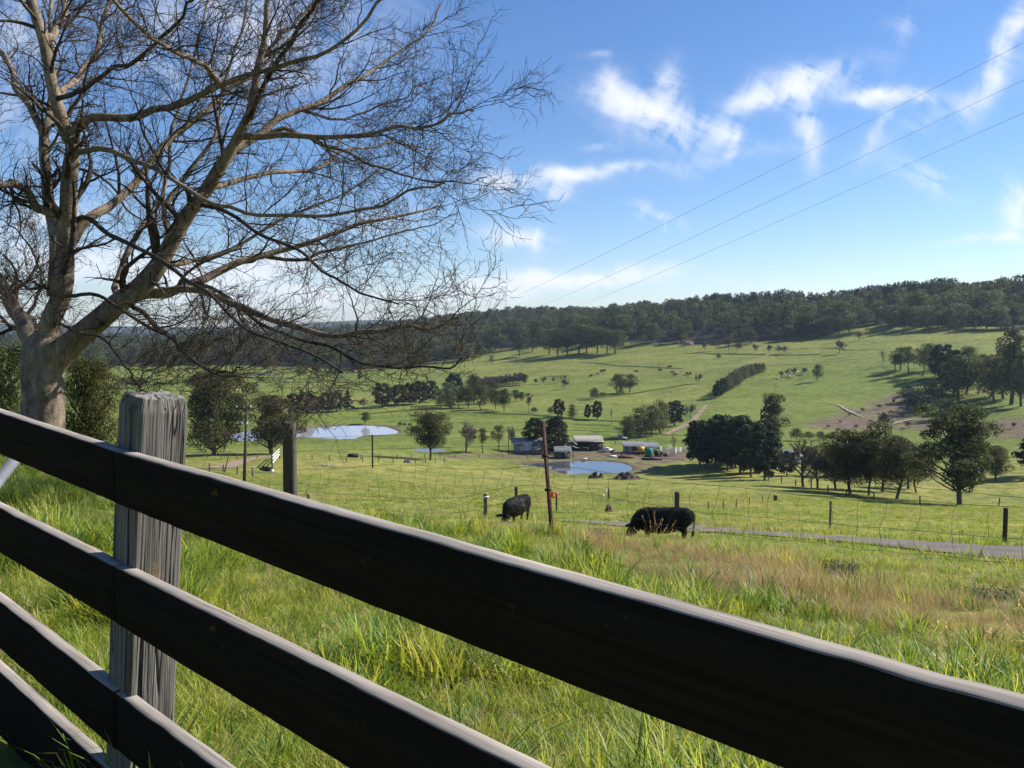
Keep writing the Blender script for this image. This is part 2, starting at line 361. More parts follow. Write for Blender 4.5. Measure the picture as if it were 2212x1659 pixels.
POND1 = [(498, 942), (512, 936), (560, 931), (610, 930), (646, 929), (676, 924), (726, 920.5), (776, 919), (825, 921), (850, 927.6), (861, 934), (845, 939), (800, 941), (776, 945), (763, 949), (738, 949.5), (676, 946), (648, 944), (600, 948), (540, 953), (506, 951)]
POND3 = [(524, 811), (545, 807), (562, 805), (585, 807), (600, 810), (585, 812), (545, 813)]
POND4 = [(892, 972), (915, 968.5), (945, 969), (966, 971), (950, 974.5), (912, 975.5)]
def hit_base(px, py, dmin=22.0, fn=None):
    r = ray(px, py); d = np.exp(np.linspace(math.log(dmin), math.log(8500), 1500))
    g = (fn or base_ground)(r[0] * d, d) - r[2] * d
    k = np.where((g[:-1] < 0) & (g[1:] >= 0))[0]
    if len(k) == 0: return None
    i = k[0]; t = g[i] / (g[i] - g[i + 1]); dd = d[i] + (d[i + 1] - d[i]) * t
    return r * dd
PONDS = []
for nm, pp, zw in (('far', POND2, -37.0), ('mid', POND1, -38.0), ('dist', POND3, None), ('puddle', POND4, None)):
    if zw is None:
        q = np.array(pp); h = hit_base(q[:, 0].mean(), q[:, 1].max(), 60); zw = float(h[2]) - .1
    PONDS.append((zw, smooth_poly(poly_world(pp, zw), 5)))
# roads and tracks as centre lines (photo points) laid over the ground
def gz(X, Y): return ground(X, Y)
def ground(X, Y):
    X = np.asarray(X, float); Y = np.asarray(Y, float); sh = np.broadcast(X, Y).shape
    x = np.broadcast_to(X, sh).ravel(); y = np.broadcast_to(Y, sh).ravel()
    z = base_ground(x, y)
    for zw, P in PONDS:
        mn = P.min(0) - 22; mx = P.max(0) + 22
        k = np.where((x > mn[0]) & (x < mx[0]) & (y > mn[1]) & (y < mx[1]))[0]
        if len(k) == 0: continue
        sd = poly_sd(x[k], y[k], P)
        ins = zw - np.clip(-sd * .22, 0.0, 1.4)
        w = sstep(0, 20, sd); out = (zw + .30 * sstep(0, 1.2, sd) + .012 * sd) * (1 - w) + z[k] * w
        z[k] = np.where(sd < 0, ins, out)
    return z.reshape(sh) if sh else float(z[0])
def hit(px, py, dmin=22.0):
    h = hit_base(px, py, dmin, ground)
    if h is None: h = hit_base(px, py + 3, dmin, ground)
    return h
def G3(x, y): return Vector((x, y, float(ground(x, y))))
def forest_line(px):
    return np.interp(px, [-600, 180, 520, 640, 790, 880, 935, 1000, 1060, 1110, 1150, 1354, 1440, 1500, 1600, 1690, 1775, 1860, 1895, 1912, 1925, 1960, 2074, 2160, 2212, 2700],
                         [790, 790, 788, 792, 796, 792, 778, 776, 756, 748, 740, 739, 741, 742, 736, 733, 716, 708, 700, 691, 705, 702, 698, 704, 706, 706])
BROWNP = [(1742, 921), (1800, 899), (1870, 872), (1925, 853), (1955, 846), (1985, 850), (2005, 868), (2040, 905), (2100, 915), (2150, 908), (2290, 895), (2290, 945), (2120, 945), (2000, 930), (1900, 930), (1800, 928)]
def build_terrain():
    t1 = np.tan(np.linspace(-0.70, 0.70, 460)); az_f = np.arctan(t1)
    az_b = np.linspace(0.70, 2 * np.pi - 0.70, 90)[1:-1]
    az = np.concatenate([az_f, az_b])
    rr = [0.0]; r = .8
    while r < 9300:
        rr.append(r); s = .022 * r
        if 190 < r < 380: s = min(s, 1.6)
        elif r < 60: s = min(s, .35 + .012 * r)
        else: s = min(s, .016 * r if r < 1200 else .03 * r)
        r += max(s, .12)
    rr = np.array(rr[1:]); A, Rr = np.meshgrid(az, rr)
    X = Rr * np.sin(A); Y = Rr * np.cos(A); Z = ground(X, Y)
    n, m = X.shape
    V = np.concatenate([np.stack([X, Y, Z], -1).reshape(-1, 3), [[0, 0, -1.45]]])
    i = np.arange(n - 1)[:, None] * m; j = np.arange(m)[None]; j2 = (j + 1) % m
    q = np.stack([i + j, i + m + j, i + m + j2, i + j2], -1).reshape(-1, 4)
    tri = np.stack([np.full(m, n * m), np.arange(m), (np.arange(m) + 1) % m], -1)
    me = mesh_np('ground', V, [q, tri], None, True)
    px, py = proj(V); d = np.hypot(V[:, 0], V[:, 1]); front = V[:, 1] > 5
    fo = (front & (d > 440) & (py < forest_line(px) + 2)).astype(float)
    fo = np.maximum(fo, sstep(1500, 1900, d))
    x, y = V[:, 0], V[:, 1]
    nz = NZ.fbm(x / 14, y / 14, 4); nzf = NZ2.fbm(x / 3.2, y / 3.2, 4)
    yel = sstep(24, 40, d) * (1 - sstep(180, 270, d)) * (.45 + .55 * sstep(.36, .52, nz * .6 + nzf * .4))
    yel = np.maximum(yel, (1 - sstep(16, 26, d)) * .35)
    big = NZ2.fbm(x / 90, y / 90, 4); yel = np.maximum(yel, sstep(.5, .62, big) * .38 * sstep(350, 450, d))
    # lighter, drier pasture on the upper slope
    yel = np.maximum(yel, sstep(470, 640, d) * .42 * (px > 1000) * (1 - fo))
    dirt = np.zeros(len(V))
    bp = smooth_poly(np.array([hit(a, b, 150)[:2] for a, b in BROWNP]), 3)
    sd = poly_sd(x, y, bp); dirt = np.maximum(dirt, (1 - sstep(-4, 3, sd + (nzf - .5) * 14)) * (.55 + .45 * sstep(.36, .58, nz)))
    for zw, P in PONDS[:2]:
        s = poly_sd(x, y, P); w = 1 - sstep(.8, 3.4, s + (nzf - .45) * 5); dirt = np.maximum(dirt, w * .9)
    # bare earth of the farm yard
    yp = smooth_poly(np.array([hit(a, b, 150)[:2] for a, b in YARD]), 3)
    s = poly_sd(x, y, yp); dirt = np.maximum(dirt, (1 - sstep(-2.5, 2, s + (nzf - .45) * 9)) * .9)
    for (a, b, w_, l_) in ((703, 1008, 4, 3), (1395, 1075, 5, 2.2), (1330, 1082, 3, 1.5), (1470, 1090, 4, 1.6), (1375, 1009, 6, 7)):
        h = hit(a, b); s = np.hypot((x - h[0]) / w_, (y - h[1]) / l_ / 1.6); dirt = np.maximum(dirt, (1 - sstep(.5, 1.15, s + (nzf - .5) * .9)) * .8)
    col = np.stack([fo, yel, dirt, np.ones_like(fo)], 1).astype(np.float32)
    a = me.color_attributes.new('mask', 'FLOAT_COLOR', 'POINT'); a.data.foreach_set('color', col.ravel())
    o = link('ground', me); tag(o, kind='structure')
    m_, nt = new_mat('pasture')
    at_ = N(nt, 'ShaderNodeVertexColor'); at_.layer_name = 'mask'; sp_ = N(nt, 'ShaderNodeSeparateColor'); L(nt, at_.outputs[0], sp_.inputs[0])
    n0 = noise(nt, coords(nt, 'Object', (2.6,) * 3), 1, 5, .6); n1 = noise(nt, coords(nt, 'Object', (.35,) * 3), 1, 5, .6)
    n2 = noise(nt, coords(nt, 'Object', (.045,) * 3), 1, 5, .6); n3 = noise(nt, coords(nt, 'Object', (.008,) * 3), 1, 4, .55)
    # contour terracettes (cattle tracks across the slope)
    nn = mth(nt, 'ADD', mth(nt, 'MULTIPLY', n0, .3), mth(nt, 'ADD', mth(nt, 'MULTIPLY', n1, .4), mth(nt, 'MULTIPLY', n2, .3)))
    g = ramp(nt, nn, [(0.38, (.042, .060, .013)), (.47, (.104, .138, .026)), (.58, (.190, .205, .045))])
    g = mixc(nt, ramp(nt, n3, [(.4, 0), (.6, .5)]), g, ramp(nt, nn, [(.38, (.072, .104, .020)), (.57, (.150, .195, .038))]))
    yc = ramp(nt, nn, [(.34, (.11, .12, .03)), (.5, (.24, .22, .06)), (.64, (.36, .29, .09))])
    yf = mth(nt, 'MULTIPLY', sp_.outputs[1], ramp(nt, n1, [(.36, .25), (.6, 1)]))
    g = mixc(nt, yf, g, yc)
    dc = ramp(nt, mth(nt, 'ADD', mth(nt, 'MULTIPLY', n1, .5), mth(nt, 'MULTIPLY', n0, .5)), [(.3, (.060, .042, .032)), (.5, (.130, .095, .070)), (.68, (.22, .165, .12))])
    g = mixc(nt, sp_.outputs[2], g, dc)
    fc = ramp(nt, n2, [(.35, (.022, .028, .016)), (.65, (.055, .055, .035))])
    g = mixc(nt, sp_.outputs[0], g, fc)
    h = mth(nt, 'ADD', mth(nt, 'MULTIPLY', n0, .12), mth(nt, 'MULTIPLY', n1, .5))
    finish(nt, g, .95, h, .9, .5, spec=.1)
    me.materials.append(m_); return o
YARD = [(950, 984), (1010, 981), (1090, 981), (1150, 980), (1215, 972), (1240, 964), (1310, 965), (1345, 974), (1400, 975), (1450, 968), (1492, 974), (1505, 984), (1480, 996), (1420, 1001), (1372, 996), (1330, 990), (1260, 991), (1205, 994), (1180, 991), (1100, 989), (1030, 989), (960, 990)]
build_terrain()
# water sheets ------------------------------------------------------
def watermat():
    m, nt = new_mat('pond_water'); n = noise(nt, coords(nt, 'Object', (1.2, .5, 1)), 1, 3, .5)
    return m, nt, n
m_, nt_, n_ = watermat(); finish(nt_, (.075, .085, .095), .02, n_, .006, .05, spec=.9); M['water'] = m_
m_, nt_, n_ = watermat(); finish(nt_, (.34, .325, .345), .04, n_, .010, .05, spec=.7); M['silty'] = m_
def sheet(name, P, z, mat, kind='structure'):
    bm = bmesh.new(); vs = [bm.verts.new((p[0], p[1], z)) for p in P]; f = bm.faces.new(vs)
    if f.normal.z < 0: f.normal_flip()
    bmesh.ops.recalc_face_normals(bm, faces=bm.faces)
    for f in bm.faces:
        if f.normal.z < 0: f.normal_flip()
    me = bpy.data.meshes.new(name); bm.to_mesh(me); bm.free(); me.materials.append(mat)
    return tag(link(name, me), kind=kind)
for k, (zw, P) in enumerate(PONDS):
    c = P.mean(0); Q = c + (P - c) * 1.02
    sheet('water', Q, zw + .02, M['silty'] if k in (1, 2) else M['water'])
def ribbon(name, pts, w, mat, lift=.06, nw=4, step=1.5, jag=.25, kind='structure'):
    """strip laid over the ground along world points (x, y)"""
    pts = np.asarray(pts, float); seg = np.linalg.norm(np.diff(pts, axis=0), axis=1); s = np.concatenate([[0], np.cumsum(seg)])
    n = max(4, int(s[-1] / step)); q = np.linspace(0, s[-1], n)
    xy = np.stack([np.interp(q, s, pts[:, 0]), np.interp(q, s, pts[:, 1])], 1); xy = rsmooth(xy, 1.6, 0)
    t = np.gradient(xy, axis=0); t /= np.linalg.norm(t, axis=1, keepdims=True); nm = np.stack([-t[:, 1], t[:, 0]], 1)
    ww = w if np.isscalar(w) else np.interp(q, s, w)
    u = np.linspace(-.5, .5, nw + 1)
    X = xy[:, None, :] + nm[:, None, :] * (u[None, :, None] * (ww * np.ones(n))[:, None, None])
    e = (NZ.fbm(q / 1.7, q * 0 + 3, 3) - .45) * jag * 2
    X[:, 0] -= nm * e[:, None]; X[:, -1] += nm * (NZ.fbm(q / 1.7, q * 0 + 9, 3) - .45)[:, None] * jag * 2
    Z = ground(X[..., 0], X[..., 1]) + lift
    V = np.concatenate([X, Z[..., None]], -1).reshape(-1, 3); m = nw + 1
    i = (np.arange(n - 1) * m)[:, None] + np.arange(nw)[None]
    f = np.stack([i, i + m, i + m + 1, i + 1], -1).reshape(-1, 4)
    me = mesh_np(name, V, [f], mat, True)
    if me.polygons[0].normal.z < 0: me.flip_normals()
    return tag(link(name, me), kind=kind)
def gravel():
    m, nt = new_mat('gravel'); a = noise(nt, coords(nt, 'Object', (14,) * 3), 1, 5, .7); b = noise(nt, coords(nt, 'Object', (.8,) * 3), 1, 4)
    vo = N(nt, 'ShaderNodeTexVoronoi'); vo.inputs['Scale'].default_value = 22; L(nt, coords(nt, 'Object'), vo.inputs['Vector'])
    c = ramp(nt, mth(nt, 'ADD', mth(nt, 'MULTIPLY', a, .6), mth(nt, 'MULTIPLY', b, .4)), [(.3, (.09, .078, .070)), (.5, (.18, .155, .14)), (.7, (.29, .25, .225))])
    finish(nt, c, .95, mth(nt, 'ADD', a, vo.outputs[0]), .9, .04, spec=.1); return m
def dirtm(name, c0, c1, c2):
    m, nt = new_mat(name); a = noise(nt, coords(nt, 'Object', (2,) * 3), 1, 5, .7); b = noise(nt, coords(nt, 'Object', (.25,) * 3), 1, 4)
    c = ramp(nt, mth(nt, 'ADD', mth(nt, 'MULTIPLY', a, .5), mth(nt, 'MULTIPLY', b, .5)), [(.3, c0), (.5, c1), (.7, c2)])
    finish(nt, c, .95, a, .6, .1, spec=.1); return m
M['gravel'] = gravel(); M['track'] = dirtm('track_dirt', (.17, .12, .09), (.25, .185, .135), (.33, .25, .19))
M['bank'] = dirtm('clay_bank', (.20, .165, .14), (.28, .24, .20), (.36, .31, .26))
road_w = [at(2700, 1240, 20.5)[:2], at(2400, 1220, 23.3)[:2], at(2212, 1199, 26.3)[:2], at(2060, 1187, 28.3)[:2], at(1908, 1176, 30.2)[:2], at(1707, 1157, 33.5)[:2], at(1505, 1146, 37)[:2], at(1320, 1138, 40.5)[:2], at(1230, 1140, 43)[:2]]
ribbon('road', road_w, 4.3, M['gravel'], .05, 6, .7, .3)
def hits(pts, dmin=60): return [hit(a, b, dmin)[:2] for a, b in pts]
ribbon('path', hits([(395, 1010), (430, 1012), (470, 1010), (500, 1003), (525, 996), (560, 988), (600, 984)]), [3.6, 5, 5, 4.2, 3.4, 3, 3], M['track'], .07, 4, 1.2, .35)
ribbon('path', hits([(1436, 941), (1452, 932), (1475, 923), (1494, 913), (1505, 900), (1515, 888), (1528, 875)], 120), [2.6, 2.6, 3.0, 3.2, 2.6, 2.2, 1.8], M['track'], .25, 4, 1.6, .6)
ribbon('path', hits([(1782, 868), (1812, 876), (1838, 891), (1868, 904)], 120), [.5, 1.3, 1.5, .6], M['bank'], .35, 3, 2, .8)
ribbon('path', hits([(1880, 936), (1925, 918), (1960, 908), (1990, 905)], 120), [.8, 1.5, 1.6, .8], M['bank'], .35, 3, 2, .8)
M['gully'] = dirtm('rank_green_growth', (.030, .040, .012), (.055, .075, .020), (.09, .11, .03)); M['mud'] = dirtm('pond_mud', (.07, .05, .035), (.13, .095, .065), (.20, .155, .11))
for q_, w_ in (([(1475, 762), (1560, 765), (1650, 767), (1775, 766)], 3.4), ([(1254, 783), (1300, 786), (1380, 792), (1475, 797)], 2.2), ([(1240, 863), (1310, 858), (1380, 848), (1440, 838), (1490, 829)], 2.6), ([(690, 912), (900, 910), (1100, 913), (1300, 918), (1345, 925)], .9),
               ([(1060, 893), (1150, 896), (1200, 901), (1260, 907), (1330, 910), (1380, 912)], 2.6), ([(530, 835), (640, 838), (740, 838), (860, 848), (930, 852)], 3.0), ([(262, 817), (330, 819), (420, 822)], 4), ([(600, 868), (690, 864), (800, 866)], 1.6),
               ([(1165, 815), (1200, 813), (1235, 812)], 2.6), ([(1010, 826), (1060, 816), (1150, 810)], 1.8), ([(1640, 758), (1760, 752), (1850, 757), (1950, 752)], 1.6), ([(770, 896), (840, 890), (900, 884), (945, 882)], 3.2), ([(960, 889), (1040, 893), (1120, 895)], 2.2), ([(1475, 916), (1560, 915), (1680, 922)], 1.2)):
    ribbon('gully', hits(q_, 120), w_, M['gully'], .22, 3, 2.5, 1.0)
for q_, w_ in (([(1380, 806), (1475, 801), (1560, 795), (1640, 792), (1760, 784), (1860, 775), (1905, 768)], 1.3), ([(1600, 792), (1640, 778), (1662, 764)], 2.0), ([(900, 800), (960, 808), (1040, 806)], 1.6)):
    ribbon('path', hits(q_, 120), w_, M['track'], .24, 3, 2.5, .8)
for (zw, P) in PONDS[:2]:
    Q = np.vstack([P, P[:2]]); c = P.mean(0); Q = c + (Q - c) * 1.012
    ribbon('bank', Q, 1.1, M['mud'], .05, 2, .8, .7)
# ------------------------------------------------------------------ camera, sun, sky, air
cam = bpy.data.cameras.new('camera'); co = bpy.data.objects.new('camera', cam); COL.objects.link(co); sc.camera = co
cam.sensor_width = 36; cam.lens = 36 * F / 2212; cam.clip_start = .02; cam.clip_end = 30000
co.location = (0, 0, 0); co.rotation_euler = (math.pi / 2 - PITCH, 0, 0)
AZ, EL = R(72), R(38)
sdir = Vector((math.sin(AZ) * math.cos(EL), math.cos(AZ) * math.cos(EL), math.sin(EL)))
sun = bpy.data.lights.new('sun', 'SUN'); sun.energy = 5.0; sun.angle = R(.55); sun.color = (1, .95, .86)
so = bpy.data.objects.new('sun', sun); COL.objects.link(so); so.rotation_euler = (-sdir).to_track_quat('-Z', 'Y').to_euler(); so.location = (0, 0, 50)
w = bpy.data.worlds.new('World'); sc.world = w; w.use_nodes = True; nt = w.node_tree
for n in list(nt.nodes): nt.nodes.remove(n)
sky = N(nt, 'ShaderNodeTexSky'); sky.sky_type = 'NISHITA'; sky.sun_disc = False; sky.sun_elevation = EL; sky.sun_rotation = AZ
sky.altitude = 300; sky.air_density = 1.0; sky.dust_density = .08; sky.ozone_density = 2.0
tc = N(nt, 'ShaderNodeTexCoord'); sx = N(nt, 'ShaderNodeSeparateXYZ'); L(nt, tc.outputs['Generated'], sx.inputs[0])
yy = mth(nt, 'MAXIMUM', sx.outputs[1], .02)
u = mth(nt, 'DIVIDE', sx.outputs[0], yy); v = mth(nt, 'DIVIDE', sx.outputs[2], yy)
cb = N(nt, 'ShaderNodeCombineXYZ'); L(nt, u, cb.inputs[0]); L(nt, v, cb.inputs[1])
def cn(vec, s, det=5, rough=.55, dist=0.0, off=(0, 0, 0), rot=0, sy=1):
    mp = N(nt, 'ShaderNodeMapping'); mp.vector_type = 'TEXTURE'; mp.inputs['Location'].default_value = off; mp.inputs['Rotation'].default_value = (0, 0, rot); mp.inputs['Scale'].default_value = (1 / s, 1 / (s * sy), 1); L(nt, vec, mp.inputs[0])
    n = N(nt, 'ShaderNodeTexNoise'); n.inputs['Scale'].default_value = 1; n.inputs['Detail'].default_value = det; n.inputs['Roughness'].default_value = rough; n.inputs['Distortion'].default_value = dist
    L(nt, mp.outputs[0], n.inputs['Vector']); return n
wn = cn(cb.outputs[0], 8, 3, .6)
wsub = N(nt, 'ShaderNodeVectorMath', operation='SUBTRACT'); L(nt, wn.outputs['Color'], wsub.inputs[0]); wsub.inputs[1].default_value = (.5, .5, .5)
wsc = N(nt, 'ShaderNodeVectorMath', operation='SCALE'); L(nt, wsub.outputs[0], wsc.inputs[0]); wsc.inputs['Scale'].default_value = .045
wv = N(nt, 'ShaderNodeVectorMath', operation='ADD'); L(nt, cb.outputs[0], wv.inputs[0]); L(nt, wsc.outputs[0], wv.inputs[1])
fib = cn(wv.outputs[0], 42, 4, .6, .5, rot=1.15, sy=.17).outputs[0]; fib2 = cn(wv.outputs[0], 30, 4, .62, .9, off=(3, 1, 0), rot=-.35, sy=.22).outputs[0]; lump = cn(wv.outputs[0], 12, 5, .66, .4, off=(1, 4, 0)).outputs[0]
# cirrus: photo row / column of each patch, half sizes, tilt (deg, + = rises to the right), strength
CL = [(1375, 222, 84, 28, -14, .95), (1435, 250, 50, 28, -30, .55), (1448, 178, 24, 42, 0, .55), (1320, 178, 30, 30, -45, .5), (1555, 272, 44, 20, -22, .55), (1440, 285, 100, 30, -10, .30), (1290, 312, 30, 10, 0, .3), (1590, 300, 10, 45, -5, .3),
      (1720, 187, 100, 30, 10, .95), (1640, 215, 60, 16, 12, .6), (1738, 270, 22, 70, 8, .6), (1912, 213, 78, 15, 4, 1.1), (1905, 275, 12, 60, -28, .25),
      (1225, 372, 84, 14, 4, .85), (1212, 408, 28, 28, -20, .65), (1085, 392, 46, 26, 0, .55), (1350, 362, 70, 9, 6, .3), (1560, 345, 160, 18, 12, .14), (1114, 515, 62, 15, -4, .8), (1160, 530, 14, 20, 0, .5), (1408, 474, 45, 14, -20, .6), (1435, 495, 22, 22, -30, .3),
      (1220, 598, 165, 16, 2, 1.3), (1040, 630, 110, 17, 2, 1.0), (2175, 95, 22, 150, -28, .36), (2212, 50, 22, 110, -30, .36), (2070, 215, 150, 22, 30, .24), (2190, 455, 28, 50, 15, .95), (2140, 520, 90, 9, 8, .45), (1990, 385, 80, 26, -20, .28), (2010, 400, 30, 24, 0, .2),
      (540, 70, 230, 100, 0, .42), (40, 40, 90, 70, 0, .3), (60, 560, 200, 34, 0, .8), (330, 590, 150, 28, -5, .8), (560, 575, 170, 30, 4, .7), (650, 640, 220, 22, 0, .8), (100, 470, 110, 24, 10, .4), (-250, 300, 250, 120, 0, .5),
      (1950, 60, 30, 60, -40, .18), (1760, 610, 220, 16, 0, .14), (1300, 115, 30, 8, 0, .25), (760, 500, 90, 30, 10, .35)]
tot = None
for (px, py, a, b, ang, s) in CL:
    c = ray(px, py); mp = N(nt, 'ShaderNodeMapping'); mp.vector_type = 'TEXTURE'
    mp.inputs['Location'].default_value = (float(c[0]), float(c[2]), 0); mp.inputs['Rotation'].default_value = (0, 0, R(ang)); mp.inputs['Scale'].default_value = (a / F, b / F, 1e3)
    L(nt, wv.outputs[0], mp.inputs[0]); dt = N(nt, 'ShaderNodeVectorMath', operation='DOT_PRODUCT'); L(nt, mp.outputs[0], dt.inputs[0]); L(nt, mp.outputs[0], dt.inputs[1])
    tot = mth(nt, 'MULTIPLY_ADD', mth(nt, 'POWER', .43, dt.outputs['Value']), s, 0.0 if tot is None else tot)
ff = mth(nt, 'ADD', mth(nt, 'MULTIPLY', fib, .36), mth(nt, 'ADD', mth(nt, 'MULTIPLY', fib2, .30), mth(nt, 'MULTIPLY', lump, .34)))
ff = mth(nt, 'MULTIPLY_ADD', ff, 9.0, -3.98)
den = mth(nt, 'MAXIMUM', mth(nt, 'MULTIPLY', tot, mth(nt, 'ADD', ff, mth(nt, 'MULTIPLY', tot, .55))), 0)
dd = mth(nt, 'SUBTRACT', 1.0, mth(nt, 'POWER', .22, den))
dd = mth(nt, 'MULTIPLY', dd, mth(nt, 'GREATER_THAN', sx.outputs[1], .05))
hs = N(nt, 'ShaderNodeHueSaturation'); L(nt, sky.outputs[0], hs.inputs['Color']); hs.inputs['Saturation'].default_value = 1.2
SKYTINT = mixc(nt, 1.0, hs.outputs[0], (.95, .97, 1.12), 'MULTIPLY')
skc = mixc(nt, dd, SKYTINT, (8.0, 8.2, 8.7))
bg = N(nt, 'ShaderNodeBackground'); L(nt, skc, bg.inputs[0]); bg.inputs[1].default_value = .075
wo = N(nt, 'ShaderNodeOutputWorld'); L(nt, bg.outputs[0], wo.inputs[0])
vs = sc.view_settings; vs.view_transform = 'Standard'; vs.look = 'None'; vs.gamma = 1; vs.exposure = 0.80
def haze():
    V, f = box((0, 4500, 60), (16000, 11500, 240)); me = mesh_np('haze', V, f)
    m, nt = new_mat('air'); o_ = N(nt, 'ShaderNodeOutputMaterial'); pv = N(nt, 'ShaderNodeVolumePrincipled')
    pv.inputs['Color'].default_value = (.62, .78, 1, 1); pv.inputs['Density'].default_value = .00007; pv.inputs['Anisotropy'].default_value = .3
    L(nt, pv.outputs[0], o_.inputs['Volume']); me.materials.append(m)
    o = link('haze', me); tag(o, kind='stuff'); return o
sc.cycles.max_bounces = 6; sc.cycles.diffuse_bounces = 3; sc.cycles.glossy_bounces = 3; sc.cycles.transparent_max_bounces = 8; sc.cycles.volume_bounces = 0
sc.cycles.use_denoising = True; sc.cycles.use_adaptive_sampling = True; sc.cycles.adaptive_threshold = .02
sc.cycles.sample_clamp_indirect = 8
w.cycles.sampling_method = 'AUTOMATIC'
# ------------------------------------------------------------------ plant kit
def cards(C, size, rng, flat=0.0, asp=.6):
    """small leaf-spray quads at points C (N,3)"""
    n = len(C); a = rng.normal(size=(n, 3)); a[:, 2] *= (1 - flat); a /= np.linalg.norm(a, axis=1, keepdims=True)
    b = rng.normal(size=(n, 3)); b -= (b * a).sum(1, keepdims=True) * a; b /= np.linalg.norm(b, axis=1, keepdims=True)
    s = (np.full(n, size) if np.isscalar(size) else size) * rng.uniform(.6, 1.4, n)
    k = rng.uniform(.6, 1.2, (n, 4)); a = a * s[:, None]; b = b * (s * asp)[:, None]
    nn = np.cross(a, b); nn /= np.linalg.norm(nn, axis=1, keepdims=True) + 1e-9
    bend = (nn * (s * rng.uniform(-.35, .35, n))[:, None])
    V = np.stack([C - a * k[:, :1], C - b * k[:, 1:2] + bend, C + a * k[:, 2:3], C + b * k[:, 3:4] + bend], 1).reshape(-1, 3)
    return V, [np.arange(n * 4).reshape(-1, 4)]
def rdir(n, rng):
    v = rng.normal(size=(n, 3)); return v / np.linalg.norm(v, axis=1, keepdims=True)
def blob_cards(blobs, per, size, rng, shell=.55, asp=.7, flat=0.0, jit=.55):
    """blobs: (x, y, z, rx, ry, rz); leaf sprays lie roughly along the surface of each clump"""
    out = []; nr = []
    blobs = np.asarray(blobs, float); vol = (blobs[:, 3] * blobs[:, 4] * blobs[:, 5]) ** (2 / 3); vol /= vol.sum()
    for b, wgt in zip(blobs, vol):
        n = max(8, int(per * wgt)); d = rdir(n, rng); d[:, 2] = np.where((d[:, 2] < 0) & (rng.random(n) < .35), -d[:, 2], d[:, 2])
        r = rng.uniform(shell ** 3, 1.0, n) ** (1 / 3) * rng.normal(1, .09, n)
        lump = 1 + .16 * np.sin(d[:, 0] * 6 + b[0] * 40) * np.sin(d[:, 1] * 7 + b[1] * 30) + .10 * np.cos(d[:, 2] * 9 + b[2] * 20)
        out.append(b[:3] + d * (r * lump)[:, None] * b[3:6]); nr.append(d / b[3:6] * b[3:6].mean())
    C = np.concatenate(out); nn = np.concatenate(nr); nn = nn / np.linalg.norm(nn, axis=1, keepdims=True) + rng.normal(size=C.shape) * jit
    nn /= np.linalg.norm(nn, axis=1, keepdims=True); n = len(C)
    a = np.cross(nn, rng.normal(size=C.shape)); a /= np.linalg.norm(a, axis=1, keepdims=True); b = np.cross(nn, a)
    s = size * rng.uniform(.6, 1.4, n); k = rng.uniform(.6, 1.2, (n, 4)); a = a * s[:, None]; b = b * (s * asp)[:, None]
    bend = nn * (s * rng.uniform(-.3, .3, n))[:, None]
    V = np.stack([C - a * k[:, :1], C - b * k[:, 1:2] + bend, C + a * k[:, 2:3], C + b * k[:, 3:4] + bend], 1).reshape(-1, 3)
    return V, [np.arange(n * 4).reshape(-1, 4)]
def grow(P, Rr, rng, m, lr, ang, rr, K, wig=.18, up=0.0, tmin=.2, tmax=1.0, out=None, end=.25, rmin=.002, grav=0.0, minlen=0.0, dist=None):
    """children of the polylines P (N,K0,3) with radii Rr (N,K0): m per parent"""
    Nn, K0, _ = P.shape
    seg = np.linalg.norm(np.diff(P, axis=1), axis=2); LEN = seg.sum(1)
    t = (np.arange(m)[None] + rng.uniform(0, 1, (Nn, m))) / m; t = tmin + (tmax - tmin) * t
    if dist is not None: t = tmin + (tmax - tmin) * ((t - tmin) / (tmax - tmin)) ** dist
    f = t * (K0 - 1); i = np.minimum(f.astype(int), K0 - 2); f = f - i
    n = np.arange(Nn)[:, None]
    p0 = P[n, i] * (1 - f[..., None]) + P[n, i + 1] * f[..., None]
    r0 = Rr[n, i] * (1 - f) + Rr[n, i + 1] * f
    T = P[n, i + 1] - P[n, i]; T /= np.linalg.norm(T, axis=2, keepdims=True) + 1e-9
    p0 = p0.reshape(-1, 3); T = T.reshape(-1, 3); r0 = r0.ravel(); tt = t.ravel(); LL = np.repeat(LEN, m)
    q = len(p0); q_ = rng.normal(size=(q, 3))
    if out is not None: q_ = q_ + out
    q_ -= (q_ * T).sum(1, keepdims=True) * T; q_ /= np.linalg.norm(q_, axis=1, keepdims=True) + 1e-9
    a = np.radians(rng.uniform(ang[0], ang[1], q))[:, None]
    d = T * np.cos(a) + q_ * np.sin(a)
    ln = LL * rng.uniform(lr[0], lr[1], q) * (1.15 - .6 * tt)
    ln = np.maximum(ln, minlen)
    pts = [p0]; p = p0
    for k in range(K - 1):
        d = d + rng.normal(size=(q, 3)) * wig + np.array([0, 0, up - grav * k / K])
        d /= np.linalg.norm(d, axis=1, keepdims=True); p = p + d * (ln / (K - 1))[:, None]; pts.append(p)
    C = np.stack(pts, 1)
    ra = np.maximum(r0 * rr, rmin * 1.0)
    RR = ra[:, None] * np.linspace(1, end, K)[None]
    return C, np.maximum(RR, rmin * .55)
def limbs(trunk_pts, trunk_r, n, rng, lr=(.5, .8), ang=(25, 55), tmin=.35, up=.06, K=6, rr=.6):
    P = np.array([trunk_pts], float); Rr = np.array([trunk_r], float)
    return grow(P, Rr, rng, n, lr, ang, rr, K, .12, up, tmin, 1.0)
class Proto:
    """unit-height tree: trunk mesh + crown mesh"""
    def __init__(s, trunk, crown, bark_m, leaf_m, smooth=True):
        s.trunk = mesh_np('trunk', trunk[0], trunk[1], bark_m, smooth); s.crown = mesh_np('crown', crown[0], crown[1], leaf_m)
